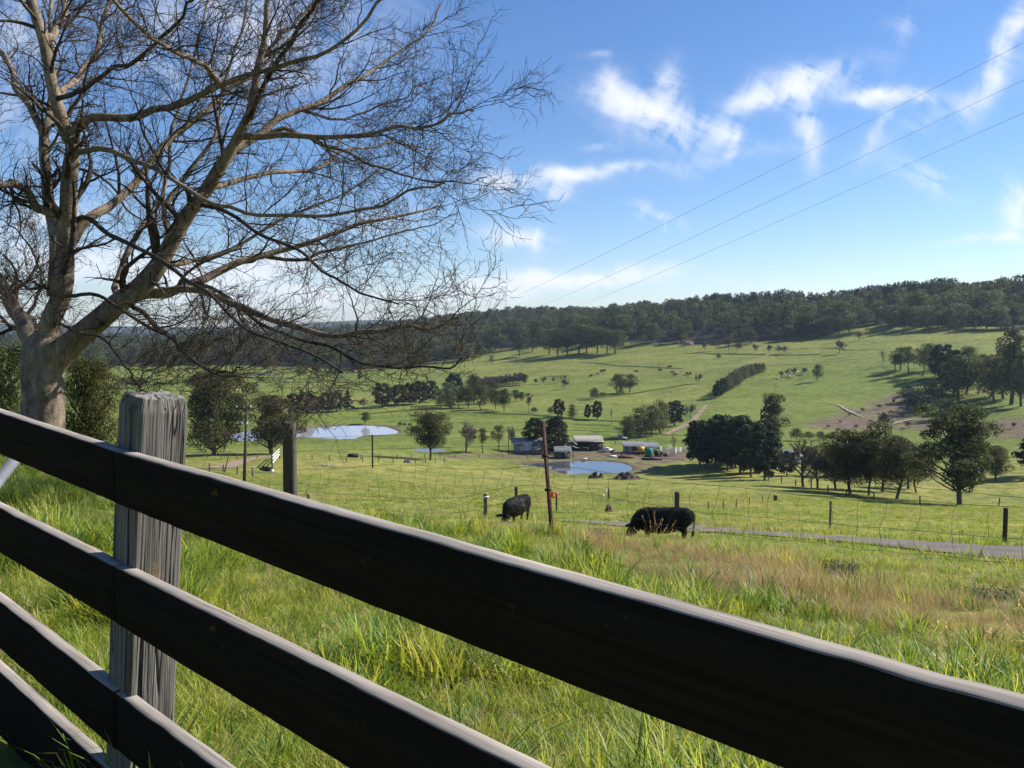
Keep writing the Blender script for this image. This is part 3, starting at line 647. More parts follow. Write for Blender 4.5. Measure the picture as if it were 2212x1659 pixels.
def tr_line(rng, h, lean=.04, n=5):
    z = np.linspace(0, h, n); return np.stack([np.cumsum(rng.normal(0, lean * h / 4, n)) * (z > 0), np.cumsum(rng.normal(0, lean * h / 4, n)) * (z > 0), z], 1)
def gum(seed, cards_n=3500, wide=.42, base=.22, size=.020, mat='gum', nb=22, flat=.72, trunk_r=.026, shell=.7, br=1.0, irr=.22):
    """broad-leaved evergreen: leaf clumps on limbs that leave the trunk low, crown width about 2 * wide of the height"""
    g = np.random.default_rng(seed); tl = tr_line(g, .74, .12, 6); tl[0, 2] = -.06
    rad = np.linspace(trunk_r, trunk_r * .3, 6); bl = []; LP = []; LR = []
    asym = g.uniform(0, 6.28); zs = base + .08 + (.88 - base) * ((np.arange(nb) + g.uniform(.2, .8, nb)) / nb)
    r0 = .175 * br * (22 / nb) ** .38
    for k in range(nb):
        z = zs[k]; f = (z - base) / (1 - base)
        env = wide * (math.sin(math.pi * min(1, .22 + .70 * f)) ** .7)
        a = k * 2.399 + g.uniform(-.5, .5); q = env * g.uniform(.25, .86) if k % 4 else env * .1
        q *= (1 + irr * math.cos(a - asym)) * (1 + irr * g.normal(0, .6)); z = z + irr * g.normal(0, .12); r = r0 * g.uniform(.7, 1.25) * (1.1 - .35 * f)
        c = np.array([q * math.cos(a), q * math.sin(a), min(z, .97 - r * flat)])
        bl.append((*c, r * 1.1, r * 1.1, r * flat))
        if q > .06:
            t0 = max(base * .75, min(.68, z - .55 * q - .05)); p0 = np.array([np.interp(t0, tl[:, 2], tl[:, 0]), np.interp(t0, tl[:, 2], tl[:, 1]), t0])
            t = np.linspace(0, 1, 6)[:, None]; mid = (p0 + c) / 2 + np.array([0, 0, -.03]) + g.normal(0, .02, 3)
            LP.append((1 - t) ** 2 * p0 + 2 * t * (1 - t) * mid + t * t * c); LR.append(np.linspace(trunk_r * .42, trunk_r * .12, 6))
    P1, R1 = np.array(LP), np.array(LR)
    P2, R2 = grow(P1, R1, g, 2, (.3, .5), (25, 60), .6, 4, .15, .05, .5)
    t = join_geo([tubes(tl[None], rad[None], 8), tubes(P1, R1, 5), tubes(P2, R2, 4)])
    c = blob_cards(bl, cards_n, size, g, shell)
    top = c[0][:, 2].max(); c = (c[0] * np.array([1, 1, 1 / top]), c[1])
    return Proto(t, c, M['fbark'], M[mat])
def conif(seed, cards_n=2600, kind='round', mat='pine', size=.022):
    g = np.random.default_rng(seed); tl = tr_line(g, .9, .03, 5); tl[0, 2] = -.05; rad = np.linspace(.024, .006, 5); bl = []
    n = 34
    for k in range(n):
        f = (k + .5) / n
        if kind == 'round': z = .16 + .78 * f; w_ = .34 * math.sin(math.pi * min(1, (.12 + .80 * f))) ** .6; r = .10
        elif kind == 'cypress': z = .05 + .88 * f; w_ = .24 * math.sin(math.pi * (.22 + .70 * f)) ** .7; r = .10
        elif kind == 'cone': z = .14 + .80 * f; w_ = .27 * (1 - f) ** .8; r = .08 * (1.2 - f * .6)
        elif kind == 'poplar': z = .14 + .80 * f; w_ = .10; r = .085
        elif kind == 'umbrella': z = .58 + .34 * f; w_ = .26 * math.sin(math.pi * (.15 + .75 * f)) ** .6; r = .085
        elif kind == 'bush': z = .25 + .5 * f; w_ = .42 * math.sin(math.pi * (.3 + .6 * f)); r = .24
        a = k * 2.399 + g.uniform(-.3, .3); q = w_ * g.uniform(.55, 1.0)
        bl.append((q * math.cos(a), q * math.sin(a), z + g.normal(0, .015), r * g.uniform(.8, 1.25), r * g.uniform(.8, 1.25), r * (.75 if kind != 'bush' else .9)))
    P1, R1 = limbs(tl, rad, 9, g, (.15, .3), (60, 85), .25, .02, 4, .5)
    t = join_geo([tubes(tl[None], rad[None], 7), tubes(P1, R1, 4)])
    c = blob_cards(bl, cards_n, size, g, .6, jit=.4)
    c[0][:, 2] /= c[0][:, 2].max(); return Proto(t, c, M['fbark'], M[mat])
def barep(seed, wide=.5, dens=1.0, mat='bare', r=.02, th=.0035):
    g = np.random.default_rng(seed); tl = tr_line(g, .45, .10, 5); tl[0, 2] = -.05; rad = np.linspace(r, r * .5, 5)
    P1, R1 = limbs(tl, rad, 9, g, (.8, 1.25), (15, 62), .25, .05, 6, .65)
    P2, R2 = grow(P1, R1, g, 7, (.35, .6), (20, 55), .6, 5, .16, .05, .2)
    P3, R3 = grow(P2, R2, g, int(7 * dens), (.35, .65), (20, 55), .6, 4, .18, .04, .15, rmin=th)
    P4, R4 = grow(P3, R3, g, int(4 * dens), (.5, .8), (20, 50), .7, 3, .15, .03, .2, rmin=th * .8)
    t = join_geo([tubes(tl[None], rad[None], 7), tubes(P1, R1, 5)]); c = join_geo([tubes(P2, R2, 3), tubes(P3, R3, 3), tubes(P4, R4, 3)])
    top = c[0][:, 2].max(); s = np.array([wide / .5, wide / .5, 1 / top])
    return Proto((t[0] * s, t[1]), (c[0] * s, c[1]), M[mat], M[mat])
PR = {
 'gum': [gum(1), gum(2, wide=.38), gum(3, wide=.48, base=.26), gum(4, wide=.42, flat=.6)],
 'gumpale': [gum(5, mat='gumpale', wide=.38, base=.10), gum(6, mat='gumpale', wide=.34, base=.06), gum(7, mat='gumpale', wide=.36, nb=26, base=.08)],
 'tall': [gum(8, mat='gumpale', wide=.20, base=.24, cards_n=5500, size=.014, nb=34, br=.62, flat=.9), gum(9, mat='gumpale', wide=.18, base=.16, cards_n=5500, size=.014, nb=34, br=.6, flat=.9)],
 'open': [gum(10, wide=.44, base=.32, nb=15, cards_n=2200, size=.018, br=.72), gum(11, wide=.42, base=.38, nb=14, cards_n=2000, size=.018, br=.7)],
 'pine': [conif(20, 4600, size=.026), conif(21, 4600, size=.026), conif(22, 4600, size=.026)],
 'hedge': [gum(33, 2400, .40, .03, .028, 'gumpale', 16, 1.0), gum(34, 2400, .42, .03, .028, 'scrub', 16, 1.0)],
 'cypress': [conif(23, 9000, 'cypress', size=.017), conif(24, 9000, 'cypress', size=.017)],
 'cone': [conif(25, 2600, 'cone')],
 'poplar': [conif(26, 2200, 'poplar'), conif(27, 2200, 'poplar', 'scrub')],
 'umbrella': [conif(28, 1500, 'umbrella'), conif(29, 1500, 'umbrella')],
 'bush': [conif(30, 1500, 'bush', 'scrub', .035), conif(31, 1500, 'bush', 'olive', .035)],
 'darkbush': [conif(32, 1500, 'bush', 'pine', .03)],
 'bare': [barep(40, .55, 1.2, th=.007), barep(41, .5, 1.2, th=.007), barep(42, .6, 1.2, th=.007)],
 'thin': [barep(43, .3, .6), barep(44, .26, .6)],
 'big': [gum(50, 26000, .50, .17, .0105, 'gum', 46, .66, .026, .7, .92, .5)],
 'med': [gum(51, 15000, .40, .20, .012, 'gum', 40, .75, .024), gum(52, 14000, .42, .24, .012, 'gum', 38, .7, .024), gum(53, 14000, .41, .22, .012, 'gum', 36, .75, .024)],
 'oak': [gum(54, 20000, .42, .12, .0115, 'olive', 46, .85, .035)],
 'dense': [gum(57, 24000, .45, .08, .0125, 'gum', 48, .85, .03)],
 'willow': [barep(55, .66, 1.5, 'bare', .03, .0036), barep(56, .60, 1.5, 'bare', .03, .0036)],
}
CNT = {}
def plant(P, H, kind, label, cat='tree', group=None, wr=1.0, var=None, name=None):
    k = CNT.get(kind, 0); CNT[kind] = k + 1; pr = PR[kind][(k if var is None else var) % len(PR[kind])]
    nm = name or {'pine': 'pine_tree', 'cone': 'pine_tree', 'umbrella': 'pine_tree', 'cypress': 'cypress_tree', 'poplar': 'poplar_tree', 'bush': 'shrub', 'darkbush': 'shrub', 'bare': 'bare_tree', 'thin': 'bare_tree', 'willow': 'bare_tree'}.get(kind, 'gum_tree')
    if 'shrub' in nm: cat = 'shrub'
    e = empty(nm, P, label, cat, group, rz=(k * 2.399) % 6.283, s=(H * wr, H * wr, H))
    link('trunk', pr.trunk, e); link('crown', pr.crown, e); return e
# ------------------------------------------------------------------ trees one can tell apart: (photo x, base y, height px, kind, width ratio, label)
TREES = [
 (2074, 1092, 222, 'big', 1.02, 'largest broad gum tree, casting a dark shadow near the right end of the tree row'),
 (1838, 1067, 145, 'med', 1.0, 'dense dark gum just right of the brown bare trees in the lower row'),
 (1876, 1070, 128, 'med', .85, 'narrower gum squeezed between two dense gums in the lower row'),
 (1935, 1078, 140, 'med', .95, 'gum with a clear forked trunk next to the largest broad gum'),
 (1981, 1064, 78, 'open', 1.0, 'small spindly gum under the left side of the largest broad gum'),
 (1736, 1052, 108, 'willow', .80, 'brown leafless spreading tree just right of the dark pine clump'),
 (1766, 1055, 97, 'willow', .75, 'brown leafless tree beside the first gum of the lower row'),
 (1511, 1009, 104, 'pine', .75, 'leftmost pine of the dark clump right of the farm yard'),
 (1546, 1012, 112, 'pine', .8, 'second pine from the farm yard in the dark clump'),
 (1572, 1017, 122, 'pine', .7, 'dark pine with a rounded top in the middle of the clump'),
 (1598, 1024, 126, 'pine', .75, 'tallest dark pine of the clump below the pale tall gum'),
 (1528, 1003, 100, 'pine', .8, 'dark pine standing behind the two leftmost pines of the clump'),
 (1560, 1004, 112, 'pine', .8, 'dark pine behind the middle of the clump, half hidden'),
 (1588, 1010, 118, 'pine', .8, 'half hidden dark pine behind the tallest pine of the clump'),
 (1640, 1020, 112, 'pine', .8, 'half hidden pine behind the right end of the clump'),
 (1700, 1028, 56, 'pine', .9, 'small dark pine between the clump and the brown leafless trees'),
 (1806, 1058, 104, 'med', 1.0, 'dark gum directly right of the brown leafless trees, behind the row'),
 (1905, 1062, 116, 'med', 1.0, 'gum half hidden behind the forked gum and its narrower neighbour'),
 (1962, 1056, 100, 'med', 1.0, 'gum set back between the forked gum and the largest broad gum'),
 (1790, 1030, 74, 'gumpale', 1.1, 'paler tree set back above the dark gum beside the brown leafless trees'),
 (2150, 1040, 80, 'med', 1.0, 'dark tree set back to the right of the largest broad gum'),
 (1622, 1030, 120, 'pine', .7, 'dark pine in the right half of the clump, in front of the pale tall gum'),
 (1652, 1037, 108, 'pine', .75, 'last pine at the right end of the dark clump'),
 (1668, 992, 148, 'tall', .85, 'tall pale gum rising above the right end of the pine clump'),
 (2250, 1030, 112, 'pine', 1.0, 'black-green tree cut by the right edge of the picture'),
 (1720, 952, 30, 'darkbush', 1.0, 'dark shrub left of the row below the brown bare slope'),
 (1747, 950, 20, 'darkbush', 1.2, 'low dark shrub, second in the row below the bare slope'),
 (1772, 951, 22, 'darkbush', 1.1, 'dark shrub in the middle of the row below the bare slope'),
 (1798, 956, 26, 'darkbush', 1.1, 'dark round shrub at the right of the row below the bare slope'),
 (1850, 962, 22, 'bush', 1.4, 'grey-green shrub in the gully below the bare slope'),
 (1935, 965, 26, 'bush', 1.5, 'olive shrub behind the crown of the forked gum'),
 (1908, 934, 44, 'bare', .8, 'leafless brown bush growing on the bare clay slope'),
 (929, 994, 108, 'med', .95, 'big lone gum standing over the small puddle left of the farm'),
 (1006, 978, 68, 'willow', .8, 'leafless spreading tree just right of the lone gum'),
 (1044, 979, 50, 'open', .8, 'thin-leaved tree between the leafless tree and the farm shed'),
 (1076, 972, 50, 'open', .7, 'leaning olive tree left of the farm pole'),
 (1106, 972, 48, 'bare', .65, 'leafless bush directly behind the farm pole'),
 (1156, 975, 76, 'cypress', .98, 'shorter of the two black-green cypresses beside the pale shed'),
 (1199, 980, 84, 'cypress', .95, 'taller of the two black-green cypresses by the farm'),
 (1357, 948, 45, 'gumpale', 1.0, 'small pale gum at the left end of the clump behind the stock yard'),
 (1381, 945, 66, 'gumpale', .95, 'rounded pale gum in the clump behind the stock yard'),
 (1407, 942, 70, 'gumpale', .85, 'tall pale gum in the middle of the clump behind the stock yard'),
 (1427, 936, 74, 'gumpale', .75, 'tallest pale gum at the right of the clump behind the stock yard'),
 (1457, 920, 56, 'pine', .9, 'dark leafy tree behind the pale gum clump'),
 (1350, 925, 22, 'darkbush', .9, 'small dark shrub at the foot of the pale gum clump'),
 (1457, 980, 46, 'thin', .9, 'pale thin leafless tree beside the white stock rails'),
 (1492, 905, 30, 'bare', .8, 'leafless tree beside the bend of the hill track'),
 (1207, 901, 40, 'pine', .72, 'dark round-topped tree left of the creek glint in mid valley'),
 (1236, 904, 28, 'gumpale', .9, 'pale bushy tree right of the dark round-topped one in mid valley'),
 (1190, 896, 18, 'bush', .9, 'small shrub left of the dark round-topped tree'),
 (1269, 906, 34, 'pine', .5, 'slim dark tree, the left one of a pair in mid valley'),
 (1290, 907, 42, 'pine', .65, 'taller dark tree, the right one of a pair in mid valley'),
 (1322, 917, 42, 'thin', .6, 'spindly leafless tree left of the pale gum clump'),
 (1142, 892, 40, 'open', .5, 'loose-crowned tree standing apart at the right end of the valley tree belt'),
 (1154, 892, 13, 'bush', 1.2, 'low shrub at the foot of the loose-crowned tree'),
 (1114, 868, 24, 'gum', .85, 'small round tree behind the right end of the valley tree belt'),
 (1127, 867, 19, 'gum', 1.0, 'smaller round tree next to the small round tree behind the belt'),
 (1334, 851, 40, 'gum', .85, 'left tree of the dark pair on the open hillside'),
 (1360, 848, 37, 'gum', .95, 'right tree of the dark pair on the open hillside'),
 (1341, 852, 15, 'darkbush', 1.0, 'small dark shrub between the pair on the open hillside'),
 (1284, 863, 27, 'bush', .8, 'olive shrub down the slope left of the dark pair'),
 (1302, 857, 10, 'bush', 2.0, 'low spreading scrub just left of the dark pair'),
 (1219, 840, 22, 'bare', .9, 'leafless bush alone on the pasture right of the brown hedge'),
 (1196, 829, 15, 'bare', .6, 'small leafless tree right of the brown hedge'),
 (1175, 829, 14, 'bare', 1.0, 'low leafless bush at the right of the brown hedge'),
 (1157, 830, 12, 'bare', 1.1, 'lowest leafless bush beside the brown hedge'),
 (1134, 832, 22, 'gum', .5, 'narrow green tree at the right end of the brown hedge'),
 (1062, 788, 19, 'open', .8, 'single small tree on the bare hillside under the forest edge'),
 (789, 916, 24, 'gum', 1.0, 'small tree on the far bank of the large dam'),
 (864, 921, 11, 'darkbush', 1.1, 'first dark shrub of three right of the large dam'),
 (874, 921, 9, 'darkbush', 1.1, 'middle dark shrub of three right of the large dam'),
 (885, 921, 8, 'darkbush', 1.2, 'last and lowest of three dark shrubs right of the large dam'),
 (658, 942, 16, 'gum', .8, 'small sapling at the left bank of the large dam'),
 (462, 984, 190, 'dense', .92, 'tall dark gum behind the split timber post with trunk on the sunny grass'),
 (483, 977, 44, 'open', .9, 'small tree beside the trunk of the tall dark gum, by the track'),
 (588, 981, 132, 'oak', .98, 'dense olive-green tree behind the power pole'),
 (634, 897, 48, 'pine', .85, 'leftmost pine of the dark row behind the large dam'),
 (661, 898, 54, 'pine', .85, 'tallest pine at the left of the dark row behind the large dam'),
 (684, 893, 40, 'pine', .95, 'low broad pine, third in the row behind the large dam'),
 (706, 892, 46, 'pine', .85, 'dark pine in the middle of the row behind the large dam'),
 (727, 890, 46, 'pine', .85, 'dark pine, second from the right end of the row behind the large dam'),
 (751, 888, 48, 'cone', .9, 'pointed pine at the right end of the row behind the large dam'),
 (785, 884, 24, 'bare', .8, 'leafless bush between the two dark pine rows'),
 (826, 881, 56, 'pine', .85, 'first pine of the valley belt, dark and round, above the large dam'),
 (861, 877, 48, 'pine', .85, 'second dark pine of the valley belt'),
 (886, 875, 50, 'pine', .8, 'third dark pine of the valley belt, flat topped'),
 (906, 873, 52, 'pine', .8, 'tall dark pine in the left half of the valley belt'),
 (929, 869, 48, 'pine', .8, 'dark pine in the valley belt above the crown of the lone gum'),
 (951, 879, 30, 'gumpale', .9, 'low pale gum in front of the valley belt'),
 (971, 884, 44, 'gumpale', .75, 'pale upright gum in front of the tallest belt pine'),
 (982, 876, 60, 'pine', .7, 'tallest dark tree of the valley belt'),
 (991, 882, 36, 'gum', .8, 'mid-height gum right of the tallest belt tree'),
 (1011, 882, 34, 'gum', .8, 'low gum in the middle of the right half of the belt'),
 (1024, 874, 50, 'gum', .7, 'narrow dark gum behind the right half of the belt'),
 (1039, 886, 40, 'gum', .75, 'round gum in the right half of the belt, front row'),
 (1061, 872, 38, 'gum', .8, 'dark gum behind the last trees of the belt'),
 (1071, 884, 32, 'gum', .7, 'small gum second from the right end of the belt'),
 (1089, 889, 38, 'gum', .75, 'gum with a long shadow at the right end of the belt'),
 (267, 838, 21, 'gum', 1.3, 'left one of three round trees in the far green field'),
 (286, 839, 19, 'gum', 1.3, 'middle one of three round trees in the far green field'),
 (303, 838, 21, 'gum', 1.3, 'right one of three round trees in the far green field'),
 (649, 825, 34, 'open', .9, 'thin pale gum right of the distant pond'),
 (685, 824, 36, 'open', .8, 'second thin gum right of the distant pond'),
 (718, 824, 40, 'open', 1.0, 'widest thin gum right of the distant pond, branches showing'),
 (778, 830, 25, 'open', 1.1, 'small gum with a shadow above the row of pines'),
 (566, 827, 14, 'darkbush', .9, 'small dark shrub in front of the distant pond'),
 (1122, 769, 42, 'gum', .8, 'dark gum at the left of the shadow-casting hillside group'),
 (1152, 760, 27, 'gum', .9, 'small gum at the left of the shadow-casting hillside group'),
 (1186, 766, 46, 'gum', .85, 'first gum of the hillside group that casts long shadows'),
 (1205, 768, 48, 'gum', .8, 'second gum of the shadow-casting hillside group'),
 (1226, 768, 44, 'gum', .85, 'third gum of the shadow-casting hillside group'),
 (1249, 764, 54, 'gum', .8, 'tallest gum in the middle of the shadow-casting hillside group'),
 (1268, 763, 48, 'gum', .8, 'gum right of the tallest one in the hillside group'),
 (1290, 764, 48, 'gum', .8, 'gum in the right half of the shadow-casting hillside group'),
 (1311, 763, 42, 'gum', .85, 'last but one gum of the shadow-casting hillside group'),
 (1330, 764, 42, 'gum', .9, 'last gum at the right end of the shadow-casting hillside group'),
 (1813, 764, 27, 'bare', 1.0, 'round leafless tree alone high on the green slope'),
 (1856, 736, 18, 'bare', 1.0, 'small leafless bush at the foot of the forest gap'),
 (1870, 714, 42, 'gum', .8, 'gum standing in front of the gap in the forest'),
 (1521, 759, 20, 'bare', .8, 'first leafless tree of the line along the hillside bank'),
 (1545, 757, 24, 'bare', .8, 'second leafless tree of the line along the hillside bank'),
 (1552, 776, 14, 'darkbush', .7, 'dark shrub below the line of leafless trees'),
 (1574, 758, 32, 'bare', .75, 'tallest leafless tree of the line along the hillside bank'),
 (1594, 760, 20, 'bare', 1.0, 'leafless bush right of the tallest one on the hillside bank'),
 (1631, 762, 18, 'bare', .8, 'leafless bush in the middle of the hillside bank'),
 (1662, 763, 18, 'bare', .9, 'leafless bush further along the hillside bank'),
 (1682, 764, 17, 'bare', .9, 'leafless bush near the right end of the hillside bank'),
 (1695, 764, 16, 'bare', .9, 'last leafless bush at the right end of the hillside bank'),
 (1448, 742, 28, 'bare', 1.1, 'mauve leafless tree at the left of the clump by the forest'),
 (1474, 740, 30, 'bare', 1.1, 'mauve leafless tree beside the small red roof'),
 (1530, 737, 32, 'bare', 1.2, 'broad mauve leafless tree in front of the forest'),
 (1556, 738, 30, 'bare', 1.1, 'mauve leafless tree in the middle of the clump'),
 (1602, 736, 28, 'bare', 1.0, 'rightmost mauve leafless tree of the clump by the forest'),
 (1510, 828, 19, 'bare', .9, 'leafless bush alone left of the diagonal hedge'),
 (1765, 824, 34, 'gum', .62, 'small vase-shaped tree on the smooth green slope near the sheep'),
 (1687, 816, 15, 'bare', .9, 'first leafless bush of four above the sheep'),
 (1702, 813, 16, 'bare', .8, 'second leafless bush of four above the sheep'),
 (1715, 812, 17, 'bare', .9, 'third leafless bush of four above the sheep'),
 (1738, 808, 13, 'bare', 1.3, 'fourth and widest leafless bush above the sheep'),
 (1906, 792, 42, 'thin', 1.0, 'thin feathery tree left of the right-hand grove'),
 (1934, 802, 34, 'open', 1.0, 'low gum at the left edge of the right-hand grove'),
 (1963, 808, 62, 'open', .85, 'flat-topped gum with a bare trunk on the left of the grove'),
 (1992, 812, 52, 'open', .8, 'leaning gum in the right-hand grove above the shaded grass'),
 (2021, 814, 68, 'gumpale', .6, 'slim pale gum in the right-hand grove'),
 (2046, 840, 84, 'pine', .7, 'very dark tree in the middle of the right-hand grove'),
 (2071, 868, 106, 'gum', .72, 'tall dark gum in front of the grove, base on the bank'),
 (2095, 806, 60, 'gum', .8, 'dark gum at the top of the right-hand grove'),
 (2104, 828, 56, 'open', .6, 'slender gum right of the tall dark gum'),
 (2124, 822, 60, 'open', .6, 'slender gum left of the tallest pale gum'),
 (2184, 874, 168, 'tall', .9, 'tallest pale gum with a long bare trunk near the right edge'),
 (2150, 872, 104, 'tall', .9, 'thinner pale gum left of the tallest one near the right edge'),
 (2206, 878, 120, 'tall', .8, 'pale gum right of the tallest one, at the right edge'),
 (1962, 868, 40, 'darkbush', 1.1, 'dark rounded thicket on the upper rim of the clay slope'),
 (2058, 858, 50, 'darkbush', 1.0, 'dark thicket behind the tall dark gum of the grove'),
 (1946, 800, 46, 'gum', .9, 'dark gum at the left edge of the grove, next to the flat-topped gum'),
 (2008, 800, 60, 'gum', .9, 'rounded gum behind the leaning gum of the grove'),
 (2034, 818, 76, 'pine', .8, 'black-green tree left of the very dark one in the grove'),
 (2062, 850, 96, 'pine', .8, 'black-green tree directly behind the tall dark gum of the grove'),
 (2086, 850, 84, 'gumpale', .8, 'pale gum right behind the tall dark gum of the grove'),
 (2112, 852, 72, 'open', .9, 'thin-crowned gum low in the right half of the grove'),
 (2136, 858, 92, 'gumpale', .8, 'pale gum between the grove and the trees by the right edge'),
 (2168, 862, 116, 'gumpale', .7, 'pale gum between the two tall trees near the right edge'),
 (2010, 872, 52, 'darkbush', 1.2, 'dark thicket at the foot of the right-hand grove'),
 (1985, 893, 50, 'darkbush', 1.3, 'dark thicket at the edge of the bare clay slope'),
 (2040, 892, 34, 'bush', 1.3, 'olive thicket in front of the dark thicket'),
]
for (x, y, h, kind, wr, lab) in TREES:
    P = hit(x, y, 40)
    if P is None: continue
    H = h * P[1] / F * (1.13 if (h < 60 and kind in ('gum', 'gumpale', 'open', 'bare')) else 1)
    if 940 < x < 1100 and 865 < y < 892: H *= 1.2
    if 1180 < x < 1340 and 758 < y < 770: H *= 1.12; wr *= 1.15
    plant(P, H, kind, lab, wr=wr * {'gum': 1.25, 'gumpale': 1.25, 'pine': 1.3, 'open': 1.15, 'med': 1.12, 'oak': 1.15, 'cypress': 1.35, 'big': 1.05, 'bare': 1.15, 'tall': 1.15}.get(kind, 1))
for i, (x, y, h) in enumerate([(1835, 900, 9), (1862, 890, 10), (1900, 884, 12), (1930, 872, 12), (1880, 915, 9), (1850, 926, 10), (1950, 905, 12), (2140, 930, 14), (2190, 925, 14), (1925, 895, 10), (1962, 925, 16), (2120, 945, 18), (1815, 915, 8), (1790, 925, 8)]):
    P = hit(x, y, 40); plant(P, h * P[1] / F, 'bare', 'low leafless scrub bush on the brown clay slope', 'shrub', 'scrub on the clay slope', wr=1.5, name='bare_shrub')
# the diagonal hedge on the slope: one tree after another
hp = [(1548, 861, 34), (1554, 858, 37), (1561, 853, 38), (1566, 849, 36), (1572, 845, 36), (1576, 842, 33), (1585, 836, 34), (1593, 829, 35), (1602, 823, 30), (1612, 817, 31), (1580, 838, 36), (1589, 832, 34), (1598, 826, 33), (1607, 820, 31), (1616, 815, 29), (1624, 811, 27), (1632, 808, 25), (1640, 806, 23), (1648, 804, 21)]
for i, (x, y, h) in enumerate(hp):
    P = hit(x, y, 100)
    plant(P, h * P[1] / F, 'hedge' if i > 2 else 'pine', ['dark green tree at the low front end of the diagonal hedge', 'upright grey-green tree of the diagonal hedge climbing the slope'][i > 2], group='trees of the diagonal hedge' if i > 2 else 'dark front trees of the diagonal hedge', wr=.8 if i > 2 else .8)
# brown leafless hedge in the valley
for i in range(30):
    x = 1030 + (i // 2) * 7.0 + (i % 2) * 3; y = 842 - (i // 2) * .8 - (i % 2) * 4; P = hit(x, y, 100)
    plant(P, (23 + 3 * math.sin(i * 1.7)) * P[1] / F, 'bare', 'brown leafless tree in the dense straight hedge across the valley', group='trees of the brown hedge', wr=1.15)
# near trees at the left, beyond the big bare one
def near_tree(px, d, top, wide_px, mat, seed, label, base=.06, n=42000, size=.0078):
    r = ray(px, 700); x = r[0] * d; z = float(ground(x, d)); H = (ray(px, top)[2] * d) - z
    pr = gum(seed, n, .45, base, size, mat, 60, .85, .03, .6)
    e = empty('evergreen_tree', (x, d, z), label, 'tree', s=(wide_px * d / F / .9, wide_px * d / F / .9, H)); link('trunk', pr.trunk, e); link('crown', pr.crown, e)
near_tree(188, 27, 762, 165, 'olive', 61, 'dense olive evergreen tree right of the big bare tree trunk')
near_tree(8, 30, 735, 190, 'gum', 62, 'dark evergreen tree at the left edge behind the big bare tree')
# ------------------------------------------------------------------ forest
cand = []
g = np.random.default_rng(99)
tt = g.uniform(-.72, .74, 60000); d = np.sqrt(g.uniform(440 ** 2, 2300 ** 2, 60000))
X = tt * d; Y = d; Z = ground(X, Y); px, py = proj(np.stack([X, Y, Z], 1))
ok = (py < forest_line(px) + (NZ.fbm(px / 26, d / 60, 3) - .47) * np.where(px > 1300, 60, 34)) & (py > 640)
ok &= ~((px > 1858) & (px < 1922) & (py > 688) & (d < 660))
# visible side only: beyond the crest nothing shows
X, Y, Z, px, py, d = [a[ok] for a in (X, Y, Z, px, py, d)]
slope = base_ground(X, Y + 30) - base_ground(X, Y - 30)
keep = (slope > -3.5) | (d < 1000); X, Y, Z, px, py, d = [a[keep] for a in (X, Y, Z, px, py, d)]
o_ = np.argsort(d); cell = {}; sel = []
for i in o_:
    spc = 15.5 if d[i] < 900 else (15 if d[i] < 1500 else 22)
    k = (int(X[i] // spc), int(Y[i] // spc))
    if k in cell or (d[i] < 1100 and random.random() < .10): continue
    cell[k] = 1; sel.append(i)
sel = np.array(sel); X, Y, Z, px, py, d = [a[sel] for a in (X, Y, Z, px, py, d)]
below = forest_line(px) - py                        # rows behind the front edge
front = np.where(below < 7)[0]; front = front[np.argsort(d[front])][:150]
fs = set(front.tolist())
PRF = [gum(70, 1300, .46, .16, .034, 'gum', 13, .8), gum(71, 1300, .42, .2, .034, 'gumpale', 12, .8), gum(72, 1300, .44, .14, .034, 'gumpale', 13, .75), gum(73, 1300, .40, .1, .034, 'gum', 14, .85)]
PR['edge'] = [gum(74, 2200, .46, .16, .027, 'gum', 18, .8), gum(75, 2200, .42, .2, .027, 'gum', 16, .8), gum(76, 2200, .44, .14, .027, 'gumpale', 18, .8)]
for i in front:
    reg = 0 if px[i] < 900 else (1 if px[i] < 1450 else (2 if px[i] < 1880 else 3))
    lab = ['gum at the foot of the grey wood across the valley, left of the ridge', 'gum on the lower edge of the ridge wood above the shadow-casting trees', 'gum along the lower forest edge above the mauve leafless trees', 'gum with dark shade below it at the forest edge, upper right'][reg]
    plant((X[i], Y[i], Z[i]), float(g.uniform(13, 27)), 'edge', lab, group=['edge trees of the valley wood', 'edge trees of the ridge wood', 'edge trees above the leafless clump', 'edge trees at the upper right'][reg], wr=float(g.uniform(.85, 1.25)))
rest = np.array([i for i in range(len(d)) if i not in fs])
for (x, y, h, r_) in [(1600, 744, 36, 0), (1622, 742, 30, 0), (1702, 736, 36, 0), (1722, 733, 42, 0), (1744, 730, 36, 0), (1766, 727, 40, 0), (1788, 724, 44, 0), (1812, 721, 38, 0), (1836, 718, 42, 0), (1690, 728, 40, 0), (1755, 719, 44, 0),
                      (1930, 708, 50, 1), (1952, 712, 54, 1), (1976, 710, 50, 1), (2000, 714, 56, 1), (2026, 709, 52, 1), (2050, 713, 48, 1), (2078, 708, 54, 1), (2104, 714, 50, 1), (2130, 710, 56, 1), (2160, 714, 54, 1), (2190, 710, 58, 1),
                      (842, 797, 30, 2), (866, 794, 34, 2), (890, 791, 32, 2), (915, 787, 36, 2), (942, 784, 40, 2), (965, 781, 36, 2), (990, 779, 42, 2), (1012, 778, 38, 2), (1036, 770, 34, 2), (1085, 758, 34, 2)]:
    P_ = hit(x, y, 200); plant(P_, h * P_[1] / F, 'edge', ['gum in the loose tongue of trees spilling down right of the leafless clump', 'large gum with pale grass below it in the clump right of the forest gap', 'gum at the low left end of the ridge wood, seen past the bare twigs'][r_], group=['tongue of trees below the crest', 'clump right of the forest gap', 'trees at the low end of the ridge wood'][r_], wr=float(g.uniform(1.0, 1.3)))
